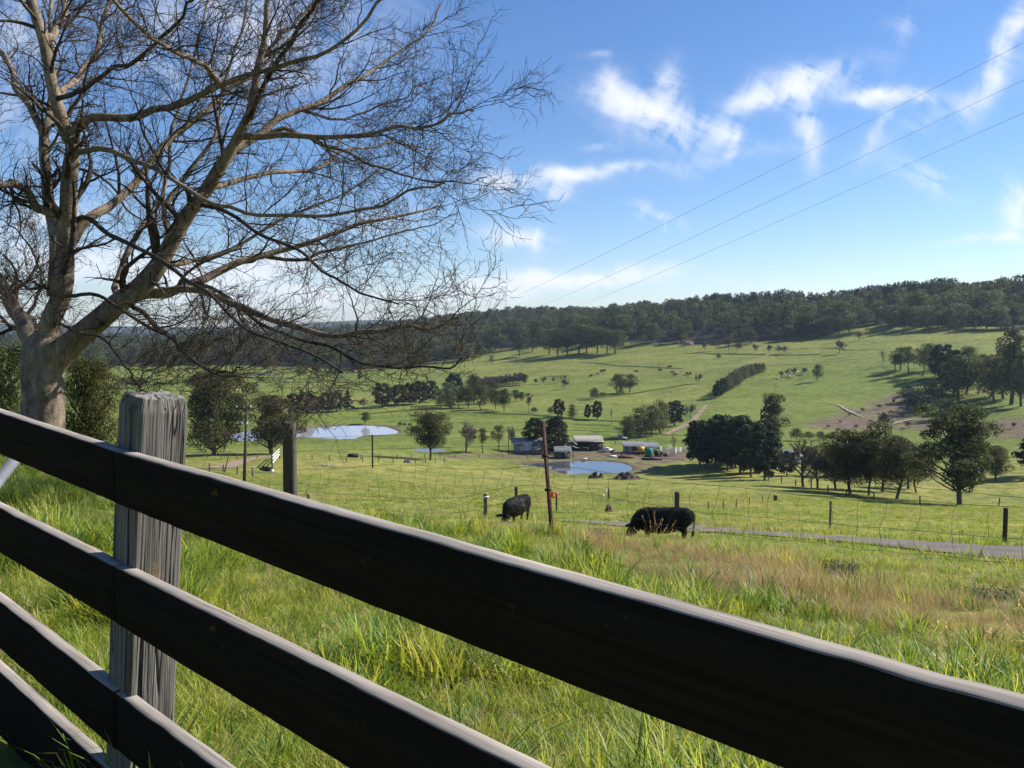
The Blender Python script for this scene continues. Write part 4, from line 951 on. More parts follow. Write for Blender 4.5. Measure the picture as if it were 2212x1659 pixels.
def scatter(name, P, rot, scl, idx, protos, label=None, cat=None):
    """one object of countless copies"""
    me = bpy.data.meshes.new(name); me.vertices.add(len(P)); me.vertices.foreach_set('co', np.asarray(P, np.float32).ravel())
    a = me.attributes.new('rot', 'FLOAT_VECTOR', 'POINT'); a.data.foreach_set('vector', np.asarray(rot, np.float32).ravel())
    a = me.attributes.new('scl', 'FLOAT_VECTOR', 'POINT'); a.data.foreach_set('vector', np.asarray(scl, np.float32).ravel())
    a = me.attributes.new('idx', 'INT', 'POINT'); a.data.foreach_set('value', np.asarray(idx, np.int32))
    o = link(name, me); tag(o, label, cat, kind='stuff')
    ng = bpy.data.node_groups.new(name + '_copies', 'GeometryNodeTree')
    ng.interface.new_socket('Geometry', in_out='INPUT', socket_type='NodeSocketGeometry'); ng.interface.new_socket('Geometry', in_out='OUTPUT', socket_type='NodeSocketGeometry')
    gi = ng.nodes.new('NodeGroupInput'); go = ng.nodes.new('NodeGroupOutput')
    iop = ng.nodes.new('GeometryNodeInstanceOnPoints'); iop.inputs['Pick Instance'].default_value = True
    jn = ng.nodes.new('GeometryNodeJoinGeometry')
    for pm in reversed(protos):
        po = bpy.data.objects.new(name + '_sprig', pm)      # kept out of the scene, only its mesh is used
        oi = ng.nodes.new('GeometryNodeObjectInfo'); oi.inputs['Object'].default_value = po; oi.inputs['As Instance'].default_value = False
        g2 = ng.nodes.new('GeometryNodeGeometryToInstance'); ng.links.new(oi.outputs['Geometry'], g2.inputs[0]); ng.links.new(g2.outputs[0], jn.inputs[0])
    def na(nm, t):
        n = ng.nodes.new('GeometryNodeInputNamedAttribute'); n.data_type = t; n.inputs[0].default_value = nm; return n.outputs[0]
    ng.links.new(gi.outputs[0], iop.inputs['Points']); ng.links.new(jn.outputs[0], iop.inputs['Instance'])
    ng.links.new(na('idx', 'INT'), iop.inputs['Instance Index']); ng.links.new(na('rot', 'FLOAT_VECTOR'), iop.inputs['Rotation']); ng.links.new(na('scl', 'FLOAT_VECTOR'), iop.inputs['Scale'])
    ng.links.new(iop.outputs[0], go.inputs[0]); md = o.modifiers.new('copies', 'NODES'); md.node_group = ng; return o
fm = []
for p in PRF:
    def arr(me):
        v = np.empty(len(me.vertices) * 3, np.float32); me.vertices.foreach_get('co', v); q = [tuple(f.vertices) for f in me.polygons]; return v.reshape(-1, 3), q
    (v1, q1), (v2, q2) = arr(p.trunk), arr(p.crown)
    me = mesh_np('tree', np.concatenate([v1, v2]), [np.array(q1), np.array(q2) + len(v1)]); me.materials.append(p.trunk.materials[0]); me.materials.append(p.crown.materials[0])
    mi = np.zeros(len(q1) + len(q2), np.int32); mi[len(q1):] = 1; me.polygons.foreach_set('material_index', mi); fm.append(me)
Hs = np.where(d[rest] < 700, 1.12, 1) * g.uniform(12, 27, len(rest)) * np.where(d[rest] > 1400, .95, 1); wd = Hs * g.uniform(.6, .98, len(rest))
rot = np.zeros((len(rest), 3)); rot[:, 2] = g.uniform(0, 6.28, len(rest))
far_left = px[rest] < 900
idx = g.integers(0, 4, len(rest))
scatter('forest', np.stack([X[rest], Y[rest], Z[rest] - .3], 1), rot, np.stack([wd, wd, Hs], 1), idx, fm)
# tall open pines that stand out on the skyline
k = 0
for i in range(26):
    x = 1826 + i * 7.3 + g.uniform(-2, 2); dd_ = float(np.interp(x, [1826, 2016], [790, 700]) + g.uniform(-15, 15)); r = ray(x, 670); X_ = r[0] * dd_
    z_ = float(ground(X_, dd_)); top = ray(x, float(np.interp(x, [1826, 1900, 1960, 2016], [623, 612, 604, 606])) + g.uniform(-2, 4))[2] * dd_
    plant((X_, dd_, z_), max(14, top - z_), 'umbrella', 'tall dark pine with a bare trunk standing on the hill skyline', group='skyline pines', wr=.42)
for i in range(22):
    x = 1480 + i * 14 + g.uniform(-5, 5); dd_ = float(np.interp(x, [1480, 1800], [880, 810]) + g.uniform(-10, 10)); r = ray(x, 670); X_ = r[0] * dd_
    z_ = float(ground(X_, dd_)); top = ray(x, float(np.interp(x, [1480, 1560, 1700, 1800], [640, 630, 622, 640])) + g.uniform(-2, 5))[2] * dd_
    plant((X_, dd_, z_), max(14, top - z_), 'umbrella', 'dark round-headed pine on the left half of the hill crest', group='crest pines', wr=.5)
# ------------------------------------------------------------------ the board fence in front
UR = np.array([-1.035, 1.0]); UR /= np.linalg.norm(UR); UL = np.array([-1.19, 1.0]); UL /= np.linalg.norm(UL)
PX0 = 246.0
A0 = ray(PX0, 1000)[:2] * 2.385                    # where left and right boards meet on the post
def onplane(px, py, u, A=A0):
    r = ray(px, py); # A + t u = s r
    s = (A[0] * u[1] - A[1] * u[0]) / (r[0] * u[1] - r[1] * u[0]); return r * s
def railmesh(p0, p1, h0, h1, n_away, t, seed, n=70):
    """sawn board from p0 to p1 (front top edge), local x along the board; edges wander a few millimetres"""
    p0 = np.array(p0); p1 = np.array(p1); Ln = np.linalg.norm(p1 - p0); g = np.random.default_rng(seed)
    xs = np.linspace(0, Ln, n); c = .004
    off = (rsmooth(g.normal(0, .0030, (4, n)), 9.0, 1) * .5 + rsmooth(g.normal(0, .0008, (4, n)), .8, 1)) * (np.clip(np.minimum(xs - 0, Ln - xs) / .12, 0, 1))[None]
    prof = []
    for i, x in enumerate(xs):
        h = h0 + (h1 - h0) * i / (n - 1); a, b, e, f = off[:, i]
        k = .0006 + abs(a) * .3
        ring = [(0 + e, -k - .0018 + a), (k + .0015, a), (t * .5, a + .0005), (t - c + f, a), (t + f, a - c), (t + f, -h + c + b), (t - c + f, -h + b), (c + e, -h + b), (e, -h + c + b), (e + .001, -h * .5)]
        prof.append([(x, y, z) for y, z in ring])
    V = np.array(prof); m = V.shape[1]; V = V.reshape(-1, 3)
    i = (np.arange(n - 1) * m)[:, None]; j = np.arange(m)[None]; q = np.stack([i + j, i + (j + 1) % m, i + m + (j + 1) % m, i + m + j], -1).reshape(-1, 4)
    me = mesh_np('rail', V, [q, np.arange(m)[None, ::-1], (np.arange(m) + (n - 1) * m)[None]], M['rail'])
    bm = bmesh.new(); bm.from_mesh(me); bmesh.ops.recalc_face_normals(bm, faces=bm.faces); bm.to_mesh(me); bm.free()
    X = Vector(p1 - p0).normalized(); Yv = Vector((n_away[0], n_away[1], 0)); Yv = (Yv - X * Yv.dot(X)).normalized(); Zv = X.cross(Yv)
    if Zv.z < 0: Yv, Zv = Yv, -Zv
    mat = Matrix((X, Yv, Zv)).transposed().to_4x4(); mat.translation = Vector(p0)
    return me, mat
RAILS = [ # left end (px, top, bottom) , joint tops, right end on the right-hand plane
 dict(l=(0, 891, 981.6), jl=(246, 973, 1085), r=(2212, 1530.5, 1867), jr=(246, 973, 1087)),
 dict(l=(0, 1098, 1195), jl=(246, 1222, 1350), r=(548.6, 1373, 1529), jr=(246, 1222, 1350)),
 dict(l=(0, 1300, 1405.5), jl=(246, 1493, 1618), r=(449, 1646, 1790), jr=(246, 1493, 1618)),
 dict(l=(0, 1451, 1625), jl=(246, 1677, 1870), r=(420, 1840, 2050), jr=(246, 1677, 1870)),
]
fence = empty('board_fence', (A0[0], A0[1], float(ground(*A0))), 'dark weathered timber board fence across the front with pale sunlit top edges', 'fence')
def put(me, mat, parent, name):
    o = link(name, me, parent); o.matrix_world = mat; o.matrix_parent_inverse = Matrix.Translation(parent.location).inverted(); return o
nR = np.array([-UR[1] * -1, UR[0] * -1]); nR = np.array([UR[1], -UR[0]]); nL = np.array([UL[1], -UL[0]])
T_ = .040
for k, rl in enumerate(RAILS):
    # right-hand board
    a = onplane(rl['jr'][0], rl['jr'][1], UR); ab = onplane(rl['jr'][0], rl['jr'][2], UR); b = onplane(rl['r'][0], rl['r'][1], UR); bb = onplane(rl['r'][0], rl['r'][2], UR)
    ha, hb = a[2] - ab[2], b[2] - bb[2]; hm = (ha + hb) / 2 if k < 3 else .26
    if k == 0: hm = (ha * .5 + hb * .5)
    d = (b - a) / np.linalg.norm(b - a)
    far = np.dot((onplane(2600, 1500, UR) - a)[:2], d[:2] / np.linalg.norm(d[:2])) / np.linalg.norm(d[:2])
    e = a + d * 3.1
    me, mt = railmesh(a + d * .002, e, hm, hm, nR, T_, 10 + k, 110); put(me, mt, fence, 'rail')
    # left-hand board
    a2 = onplane(rl['jl'][0], rl['jl'][1], UL); c = onplane(rl['l'][0], rl['l'][1], UL); cb = onplane(rl['l'][0], rl['l'][2], UL); hc = c[2] - cb[2]
    if k == 3: hc = .26  # lowest board made taller, its dark face stands in for shadowed ground
    d = (c - a2) / np.linalg.norm(c - a2); e = a2 + d * 2.6
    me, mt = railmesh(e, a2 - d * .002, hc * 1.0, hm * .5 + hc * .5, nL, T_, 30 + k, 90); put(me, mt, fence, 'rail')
    print('rail', k, 'h', round(ha, 3), round(hb, 3), round(hc, 3), 'z', round(a[2], 3))
def splitpost():
    """hewn square post: deep grain grooves, bevelled weathered head"""
    w1, w2 = .165, .141; n = 100; per = []
    for sx_, sy_, ex, ey in ((-1, -1, 1, -1), (1, -1, 1, 1), (1, 1, -1, 1), (-1, 1, -1, -1)):
        for i in range(n):
            t = i / n; per.append((sx_ + (ex - sx_) * t, sy_ + (ey - sy_) * t))
    per = np.array(per); m = len(per); g = np.random.default_rng(5)
    zs = np.concatenate([np.linspace(-1.62, -.05, 130), np.linspace(-.045, 0, 10)]); Z = len(zs)
    s = np.arange(m) / m * 64
    V = np.zeros((Z, m, 3))
    for i, z in enumerate(zs):
        gr = NZ.fbm(s * 2.6 + .3 * np.sin(z * 5), np.full(m, z * 1.6), 3) - .45; ck = NZ2(s * .62 + .12 * np.sin(z * 3 + 1), np.full(m, z * .55 + 9))
        crack = -np.exp(-((ck - .5) / .018) ** 2) * .007
        off = gr * .0045 + crack * 1.6
        sh = 1.0
        if z > -.045: f = (z + .045) / .045; sh = 1 - .13 * f ** 1.6
        rc = 1 - .035 * (np.abs(per[:, 0] * per[:, 1]) > .93)
        x = per[:, 0] * w1 / 2 * sh * rc; y = per[:, 1] * w2 / 2 * sh * rc; nrm = np.hypot(x, y)
        x = x * (1 + off / nrm); y = y * (1 + off / nrm)
        V[i, :, 0] = x + .008 * math.sin(z * 3); V[i, :, 1] = y; V[i, :, 2] = z + (NZ(s * .8, s * 0 + 2) - .5) * .008 * (z > -.1)
    V = V.reshape(-1, 3); i = (np.arange(Z - 1) * m)[:, None]; j = np.arange(m)[None]
    q = np.stack([i + j, i + (j + 1) % m, i + m + (j + 1) % m, i + m + j], -1).reshape(-1, 4)
    top = []; c = V[(Z - 1) * m:].mean(0); c[2] += .003; rings = [V[(Z - 1) * m:]]
    for f in (.8, .55, .3): R_ = c + (V[(Z - 1) * m:] - c) * f; R_[:, 2] += (NZ(R_[:, 0] * 90, R_[:, 1] * 90) - .5) * .008; rings.append(R_)
    VV = [V] + rings[1:] + [c[None]]; base = len(V); Fq = [q]; prev = (Z - 1) * m
    for r_ in range(3):
        cur = base + r_ * m; jj = np.arange(m); Fq.append(np.stack([prev + jj, prev + (jj + 1) % m, cur + (jj + 1) % m, cur + jj], -1)); prev = cur
    cc = base + 3 * m; jj = np.arange(m)
    return mesh_np('post', np.concatenate(VV), [np.concatenate(Fq), np.stack([prev + jj, prev + (jj + 1) % m, np.full(m, cc)], -1)], M['post'])
pm = splitpost()
corner = onplane(307, 900, UR, A0 + nR * (T_ + .004))        # near vertical edge of the post
ztop = at(330, 857, corner[1] + .05)[2]
cx = corner[:2] + UR * .165 / 2 + nR * .141 / 2
mt = Matrix((Vector((-UR[0], -UR[1], 0)), Vector((nR[0], nR[1], 0)), Vector((.17, 0.0, 1)))).transposed().to_4x4(); mt.translation = Vector((cx[0], cx[1], ztop))
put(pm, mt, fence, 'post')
# galvanised stay at the left edge
p0 = at(62, 955, 3.3); p1 = at(-60, 1110, 2.9); P = np.array([p0 + (p0 - p1) * .15, p1 + (p1 - p0) * 3.2])
v, f = tube1(P, .022, 12); o = link('steel_stay', mesh_np('steel_stay', v, f, M['galv'], False)); tag(o, 'grey galvanised pipe leaning behind the top board at the left edge', 'pipe')
# ------------------------------------------------------------------ the big bare tree
D0 = 12.0
def cat(pts, n):
    p = np.asarray(pts, float); m = len(p); p = np.vstack([2 * p[0] - p[1], p, 2 * p[-1] - p[-2]]); out = []
    for q in np.linspace(0, m - 1 - 1e-6, n):
        i = int(q); t = q - i; a, b, c, d = p[i:i + 4]
        out.append(.5 * ((2 * b) + (c - a) * t + (2 * a - 5 * b + 4 * c - d) * t * t + (3 * b - a - 3 * c + d) * t ** 3))
    return np.array(out)
# limb: list of photo (x, y), start / end distance offset, start / end radius in photo px at the trunk's distance
LIMBS = {
 'left': ([(92, 775), (70, 735), (40, 690), (8, 632), (-40, 560), (-120, 470), (-230, 380)], 0, 1.5, 31, 10),
 'T1': ([(104, 775), (106, 735), (118, 690), (133, 640), (140, 560), (143, 500), (148, 430), (152, 370), (153, 320), (143, 290), (130, 250), (115, 190), (97, 100), (80, 50), (55, -10), (30, -90), (10, -170)], 0, -1.0, 34, 9),
 'T1b': ([(100, 110), (118, 72), (140, 22), (160, -60), (175, -140)], -.6, .8, 13, 6),
 'T2': ([(120, 640), (122, 560), (118, 500), (107, 440), (102, 390), (97, 330), (94, 290), (82, 268), (60, 230), (36, 195), (28, 160), (12, 130), (-10, 100), (-50, 40)], .3, 1.5, 22, 6),
 'T2b': ([(95, 295), (104, 250), (116, 215), (112, 170), (118, 110), (108, 40), (112, -60)], .6, 2.2, 12, 5),
 'mid': ([(146, 470), (120, 455), (86, 447), (60, 415), (35, 402), (0, 398), (-60, 370), (-140, 330)], 0, -2.0, 15, 6),
 'B1': ([(100, 800), (128, 765), (165, 728), (215, 688), (265, 647), (305, 615), (345, 570), (375, 520), (400, 475), (430, 435), (455, 400), (490, 348), (515, 300), (535, 250), (550, 190), (562, 130), (572, 70), (578, 0), (590, -60)], 0, -.8, 40, 5),
 'B2': ([(250, 668), (296, 650), (343, 640), (384, 630), (430, 612), (481, 580), (535, 562), (590, 550), (650, 530), (700, 507), (760, 490), (820, 480), (870, 466), (910, 456), (950, 440)], .1, 2.6, 19, 3),
 'B3': ([(310, 622), (370, 622), (435, 622), (500, 650), (575, 685), (650, 708), (720, 724), (770, 720), (820, 710), (875, 700), (920, 704), (955, 700), (990, 688)], -.1, -2.6, 13, 3),
 'B4': ([(503, 320), (550, 300), (600, 265), (650, 236), (700, 215), (750, 186), (785, 170), (820, 145), (870, 105), (930, 62), (960, 10)], -.5, 2.6, 12, 2.5),
 'B5': ([(520, 305), (575, 300), (625, 297), (690, 300), (750, 300), (800, 290), (850, 277), (900, 272), (950, 265), (975, 255), (1000, 246), (1020, 238)], -.5, -2.0, 10, 2),
 'B6': ([(156, 292), (175, 264), (215, 248), (275, 254), (330, 240), (380, 235), (430, 210), (470, 182), (520, 165), (580, 150), (640, 135), (710, 108), (780, 60), (830, -10)], 0, -2.6, 14, 3),
 'B7': ([(168, 535), (215, 472), (250, 437), (285, 400), (325, 350), (365, 310), (400, 275), (450, 236), (500, 200), (560, 150), (620, 92), (680, 20), (720, -50)], 0, 3.0, 16, 4),
 'B8': ([(158, 336), (225, 330), (275, 340), (325, 360), (380, 395), (450, 435), (500, 450), (550, 466), (625, 472), (700, 467), (775, 455), (830, 440), (890, 410), (960, 395)], -.2, -3.4, 9, 2.2),
 'B9': ([(163, 468), (210, 472), (250, 500), (300, 535), (350, 565), (400, 600), (450, 635), (500, 680), (540, 712), (600, 738), (680, 768), (740, 800)], -.3, -4.2, 8, 2),
 'B10': ([(165, 650), (215, 645), (260, 665), (310, 700), (360, 727), (390, 750), (425, 782), (470, 808), (505, 815)], -.2, -4.0, 6, 2),
 'B11': ([(270, 660), (330, 700), (380, 742), (410, 775), (450, 800), (490, 806), (520, 795)], -.2, -3.0, 8, 2),
 'B12': ([(258, 648), (256, 610), (270, 560), (300, 500), (325, 460), (345, 430), (360, 390), (365, 340), (370, 285), (380, 245), (402, 200), (420, 140), (430, 70), (450, 0)], .4, 2.0, 10, 3),
 'B13': ([(335, 585), (360, 580), (400, 572), (440, 560), (500, 540), (560, 505), (620, 470), (680, 440), (740, 420), (800, 380), (860, 350)], 0, 3.2, 10, 2),
 'B15': ([(478, 182), (462, 160), (440, 140), (400, 115), (350, 95), (300, 60), (240, 0), (190, -60)], -.8, -4.2, 9, 3),
 'B16': ([(140, 215), (158, 185), (176, 162), (195, 116), (218, 55), (240, 0), (262, -60)], 0, 1.4, 10, 5),
 'B17': ([(420, 428), (480, 440), (540, 490), (600, 525), (650, 545), (700, 585), (750, 620), (800, 645), (860, 655)], -.2, -2.2, 7, 2),
 'B19': ([(575, 298), (620, 285), (660, 300), (700, 315), (750, 335), (800, 355), (850, 375), (900, 383), (940, 393), (980, 392), (1015, 394), (1050, 385)], -.6, 1.2, 7, 1.6),
 'B20': ([(500, 572), (560, 560), (640, 560), (700, 545), (750, 530), (800, 520), (860, 500), (900, 488), (940, 478), (985, 464)], 1, 4.2, 8, 1.6),
 'B21': ([(430, 625), (500, 658), (560, 700), (625, 735), (700, 750), (760, 780), (820, 792), (900, 790), (960, 800), (1000, 772)], -.8, -3.4, 7, 1.8),
 'B22': ([(530, 260), (560, 205), (600, 135), (650, 62), (690, -10), (720, -70)], -.6, -2.8, 8, 3),
 'B23': ([(560, 140), (590, 95), (640, 50), (690, 0), (740, -50)], -.8, 2.0, 6, 3),
 'B24': ([(455, 402), (500, 395), (560, 375), (620, 372), (680, 365), (740, 330), (800, 320), (850, 305), (900, 315), (950, 325)], -.2, 3.6, 9, 1.8),
 'B25': ([(150, 700), (185, 720), (225, 730), (260, 760), (275, 800), (300, 830), (330, 850)], -.4, -3.0, 5, 1.6),
 'B26': ([(370, 525), (360, 470), (365, 430), (400, 380), (440, 330), (470, 270), (480, 210), (500, 140), (520, 60), (530, -20)], .2, 1.2, 9, 3),
 'B27': ([(640, 235), (690, 255), (760, 250), (830, 225), (870, 212), (895, 195), (920, 178)], 1.5, 2.8, 5, 1.5),
 'B30': ([(140, 560), (120, 600), (80, 620), (40, 610), (0, 625), (-50, 610)], -.2, -2.5, 6, 2),
 'B31': ([(60, 690), (85, 640), (90, 590), (70, 540), (40, 500), (10, 480)], .3, 2.5, 6, 2),
 'B32': ([(100, 395), (130, 360), (190, 370), (235, 400), (280, 460), (330, 480), (390, 500)], .5, 2.6, 6, 2),
 'B33': ([(118, 200), (170, 190), (230, 150), (300, 130), (370, 60), (420, 0)], -.8, -2.8, 7, 3),
}
gt = np.random.default_rng(12)
tz = float(ground(ray(97, 800)[0] * D0, D0)); tx = ray(97, 800)[0] * D0
tree = empty('bare_tree', (tx, D0, tz), 'large leafless spreading tree behind the board fence, pale sunlit patch on its trunk', 'tree')
def childmesh(name, geo, mat, smooth=True, kind=None):
    me = mesh_np(name, np.asarray(geo[0]) - np.array([tx, D0, tz]), geo[1], mat, smooth); o = link(name, me, tree)
    if kind: tag(o, kind=kind)
    return o
rpx = D0 / F
tp = np.array([(97, 1120), (96, 1060), (95, 1000), (94, 930), (95, 860), (94, 800), (98, 755), (104, 720)]); tr = np.array([74, 60, 49, 43, 41, 42, 43, 24]) * rpx
TPp = cat([np.append(at(a, b, D0)[[0]], [D0, at(a, b, D0)[2]]) for a, b in tp], 40); TRr = np.interp(np.linspace(0, 7, 40), np.arange(8), tr)
S_ = 28; V, fs = tubes(TPp[None], TRr[None], S_)
Vr = V.reshape(40, S_, 3); cen = TPp[:, None, :]; dv = Vr - cen; angs = np.arange(S_) / S_ * 6.283
lump = 1 + .10 * np.sin(angs * 3 + 1)[None] * np.linspace(.6, 1.6, 40)[:, None] * .7 + .05 * (NZ.fbm(np.arange(S_)[None] * .6, np.arange(40)[:, None] * .22, 3) - .45) * 2
Vr = cen + dv * lump[..., None]
parts = [(Vr.reshape(-1, 3), fs)]
main = []; thick = []
for nm, (pts, da, db, ra, rb) in LIMBS.items():
    n = len(pts); w_ = np.linspace(0, 1, n) ** 1.2; P3 = []
    for (x, y), q in zip(pts, w_):
        d = D0 + da + (db - da) * q; P3.append(at(x + gt.normal(0, 2.0) * (q > .05), y + gt.normal(0, 2.0) * (q > .05), d))
    C = cat(P3, 34); C[2:-1] += rsmooth(gt.normal(0, .028, (31, 3)), 1.0, 0)
    dist = C[:, 1]; rr_ = (ra + (rb - ra) * np.linspace(0, 1, 34) ** .62) * .80 * rpx * (1 + .06 * rsmooth(gt.normal(0, 1, (34,)), 1, 0))
    main.append((nm, C, rr_, ra))
JOIN = dict(B2='B1', B3='B2', B4='B1', B5='B1', B6='T1', B7='T1', B8='T1', B9='T1', B10='T1', B11='B2', B12='B1', B13='B1', B15='B6', B16='T1', B17='B1', B19='B5', B20='B2', B21='B2', B22='B1', B23='B1', B24='B1', B25='T1', B26='B1', B27='B4', B30='T1', B31='left', B32='T2', B33='T1', T1b='T1', T2b='T2', mid='T1')
_m = {k[0]: k for k in main}; wfade = np.clip(1 - np.linspace(0, 1, 34) / .45, 0, 1) ** 1.5
for k in list(JOIN):
    C = _m[k][1]; Q = _m[JOIN[k]][1]; qx, qy = proj(Q); ax_, ay_ = proj(C[0]); j = int(np.argmin(np.hypot(qx - ax_, qy - ay_))); C += (Q[j] - C[0])[None] * wfade[:, None]; _m[k][2][0] = max(_m[k][2][0], .001)
for nm, C, rr_, ra in main:
    if ra >= 14: parts.append(tubes(C[None], rr_[None], 14))
tk = join_geo(parts); childmesh('trunk', tk, M['bark'])
for nm, C, rr_, ra in main:
    if ra < 14: childmesh('branch', tubes(C[None], rr_[None], 8), M['bark'] if ra >= 9 else M['twig'])
MP = np.array([C for _, C, _, _ in main]); MR = np.array([r for *_, r, _ in main])
big = np.array([ra >= 14 for *_, ra in main])
out = np.array([.55, 0, .12])
# side branches, then twigs of three orders
def lens(P): return np.linalg.norm(np.diff(P, axis=1), axis=2).sum(1)
Pa, Ra = grow(MP, MR, gt, 12, (.13, .275), (28, 62), .42, 10, .16, .03, .20, 1.0, out=out, end=.22, rmin=.005, minlen=.9)
Pb, Rb = grow(Pa, Ra, gt, 5, (.35, .62), (25, 58), .55, 8, .17, .025, .15, 1.0, out=out * .6, end=.3, rmin=.0045, minlen=.45)
Pa2, Ra2 = grow(MP, MR, gt, 14, (.05, .10), (35, 75), .25, 7, .20, .02, .12, 1.0, out=out * .5, end=.3, rmin=.0045, minlen=.45)
Pb = np.concatenate([Pb[:, :7], Pa2]); Rb = np.concatenate([Rb[:, :7], Ra2])
Pc, Rc = grow(Pb, Rb, gt, 4, (.40, .70), (25, 55), .6, 5, .17, .03, .15, 1.0, end=.45, rmin=.0032, minlen=.22)
Pd, Rd = grow(Pc, Rc, gt, 2, (.45, .80), (22, 55), .7, 4, .16, .03, .12, 1.0, end=.6, rmin=.0028, minlen=.14)
px, py = proj(Pd[:, 0]); vis = (px > -120) & (px < 1500) & (py > -120) & (py < 1120) & (Pd[:, -1, 1] > 6.5)
Pd = Pd[vis]; Rd = Rd[vis]
childmesh('side_branches', join_geo([tubes(Pa, Ra, 6)]), M['twig'])['kind'] = 'stuff'
childmesh('twigs', join_geo([tubes(Pb, Rb, 4), tubes(Pc, Rc, 3)]), M['twig'])['kind'] = 'stuff'
childmesh('fine_twigs', join_geo([tubes(Pd, Rd, 3)]), M['twig'])['kind'] = 'stuff'
print('twigs', len(Pa), len(Pb), len(Pc), len(Pd))
# ------------------------------------------------------------------ grass
def blades(n, hmin, hmax, w, spread, bendr, rng, K=5, lean=(5, 40), head=None):
    """a tuft: n curved leaf strips, attribute h runs 0..1 up each"""
    a = rng.uniform(0, 6.283, n); rr_ = spread * np.sqrt(rng.random(n)); ht = rng.uniform(hmin, hmax, n)
    la = np.radians(rng.uniform(*lean, n)); az = a + rng.normal(0, .8, n); bd = rng.uniform(*bendr, n)
    p = np.stack([rr_ * np.cos(a), rr_ * np.sin(a), np.full(n, -.03)], 1); pts = [p]
    for k in range(K - 1):
        th = la + bd * (k / (K - 1)) ** 1.3
        d = np.stack([np.sin(th) * np.cos(az), np.sin(th) * np.sin(az), np.cos(th)], 1)
        p = p + d * ((ht + .03) / (K - 1))[:, None]; pts.append(p)
    P = np.stack(pts, 1); side = np.stack([-np.sin(az), np.cos(az), np.zeros(n)], 1)
    tw = rng.normal(0, .5, n); side = side * np.cos(tw)[:, None] + np.array([0, 0, 1]) * np.sin(tw)[:, None] * .5
    ww = w * rng.uniform(.6, 1.3, n)[:, None] * np.array([.75, 1, .9, .6, .10] if K == 5 else ([.9, .8, .1] if K == 3 else [.9, 1, .7, .1]))[None]
    V = np.stack([P - side[:, None] * ww[..., None] / 2, P + side[:, None] * ww[..., None] / 2], 2)
    h = np.broadcast_to(np.linspace(0, 1, K)[None, :, None], (n, K, 2))
    i = (np.arange(n) * K * 2)[:, None] + (np.arange(K - 1) * 2)[None]
    f = np.stack([i, i + 1, i + 3, i + 2], -1).reshape(-1, 4)
    V = V.reshape(-1, 3); h = h.reshape(-1)
    if head:                                              # seed head: small spikelets round the last third
        hv = []; m = head
        for q in range(n):
            t = rng.uniform(.72, 1.02, m); pos = P[q, -2] + (P[q, -1] - P[q, -2]) * ((t - .72) / .3)[:, None] + rng.normal(0, .006, (m, 3)); hv.append(pos)
        c = cards(np.concatenate(hv), .011, rng, 0, .35)
        f = np.concatenate([f, c[1][0] + len(V)]); V = np.concatenate([V, c[0]]); h = np.concatenate([h, np.ones(len(c[0]))])
    return V, f, h
def tuft(mat, seed, **k):
    rng = np.random.default_rng(seed); V, f, h = blades(rng=rng, **k); me = mesh_np('tuft', V, [f], mat)
    a = me.attributes.new('h', 'FLOAT', 'POINT'); a.data.foreach_set('value', h.astype(np.float32)); return me
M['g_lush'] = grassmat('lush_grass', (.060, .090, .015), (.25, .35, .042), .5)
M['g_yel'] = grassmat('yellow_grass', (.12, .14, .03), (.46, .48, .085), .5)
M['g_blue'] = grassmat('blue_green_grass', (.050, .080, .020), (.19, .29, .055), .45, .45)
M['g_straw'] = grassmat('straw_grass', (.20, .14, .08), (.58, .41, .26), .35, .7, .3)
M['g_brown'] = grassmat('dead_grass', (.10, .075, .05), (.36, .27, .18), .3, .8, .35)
LU = [tuft(M['g_lush'], 1, n=56, hmin=.07, hmax=.24, w=.0072, spread=.10, bendr=(.3, 1.5)), tuft(M['g_yel'], 2, n=56, hmin=.05, hmax=.20, w=.0060, spread=.12, bendr=(.3, 1.6)),
      tuft(M['g_blue'], 3, n=30, hmin=.14, hmax=.32, w=.0085, spread=.07, bendr=(.5, 1.9), lean=(2, 30)), tuft(M['g_lush'], 4, n=50, hmin=.06, hmax=.18, w=.005, spread=.14, bendr=(.2, 1.4), lean=(10, 60)),
      tuft(M['g_yel'], 5, n=36, hmin=.10, hmax=.28, w=.0078, spread=.08, bendr=(.3, 1.5), lean=(2, 35)), tuft(M['g_straw'], 6, n=26, hmin=.05, hmax=.20, w=.0035, spread=.14, bendr=(.2, 1.8), lean=(20, 80))]
ST = [tuft(M['g_straw'], 7, n=44, hmin=.12, hmax=.31, w=.003, spread=.12, bendr=(.1, .9), lean=(2, 30), K=4), tuft(M['g_brown'], 8, n=44, hmin=.06, hmax=.22, w=.004, spread=.15, bendr=(.2, 1.6), lean=(15, 70), K=4),
      tuft(M['g_straw'], 9, n=7, hmin=.30, hmax=.55, w=.0028, spread=.10, bendr=(.1, .6), lean=(2, 18), head=10), tuft(M['g_brown'], 10, n=5, hmin=.28, hmax=.5, w=.003, spread=.08, bendr=(.1, .7), lean=(2, 22), head=12)]
PT = [tuft(M['g_lush'], 11, n=22, hmin=.04, hmax=.10, w=.012, spread=.22, bendr=(.2, 1.3), K=3), tuft(M['g_yel'], 12, n=22, hmin=.04, hmax=.11, w=.012, spread=.24, bendr=(.2, 1.3), K=3),
      tuft(M['g_straw'], 13, n=16, hmin=.05, hmax=.14, w=.010, spread=.2, bendr=(.2, 1.3), K=3), tuft(M['g_lush'], 14, n=30, hmin=.08, hmax=.20, w=.012, spread=.16, bendr=(.2, 1.0), K=3)]
gg = np.random.default_rng(31)
def wedge(n, d0, d1, t0, t1, p=1.0):
    d = (d0 ** p + (d1 ** p - d0 ** p) * gg.random(n)) ** (1 / p); t = gg.uniform(t0, t1, n); return t * d, d
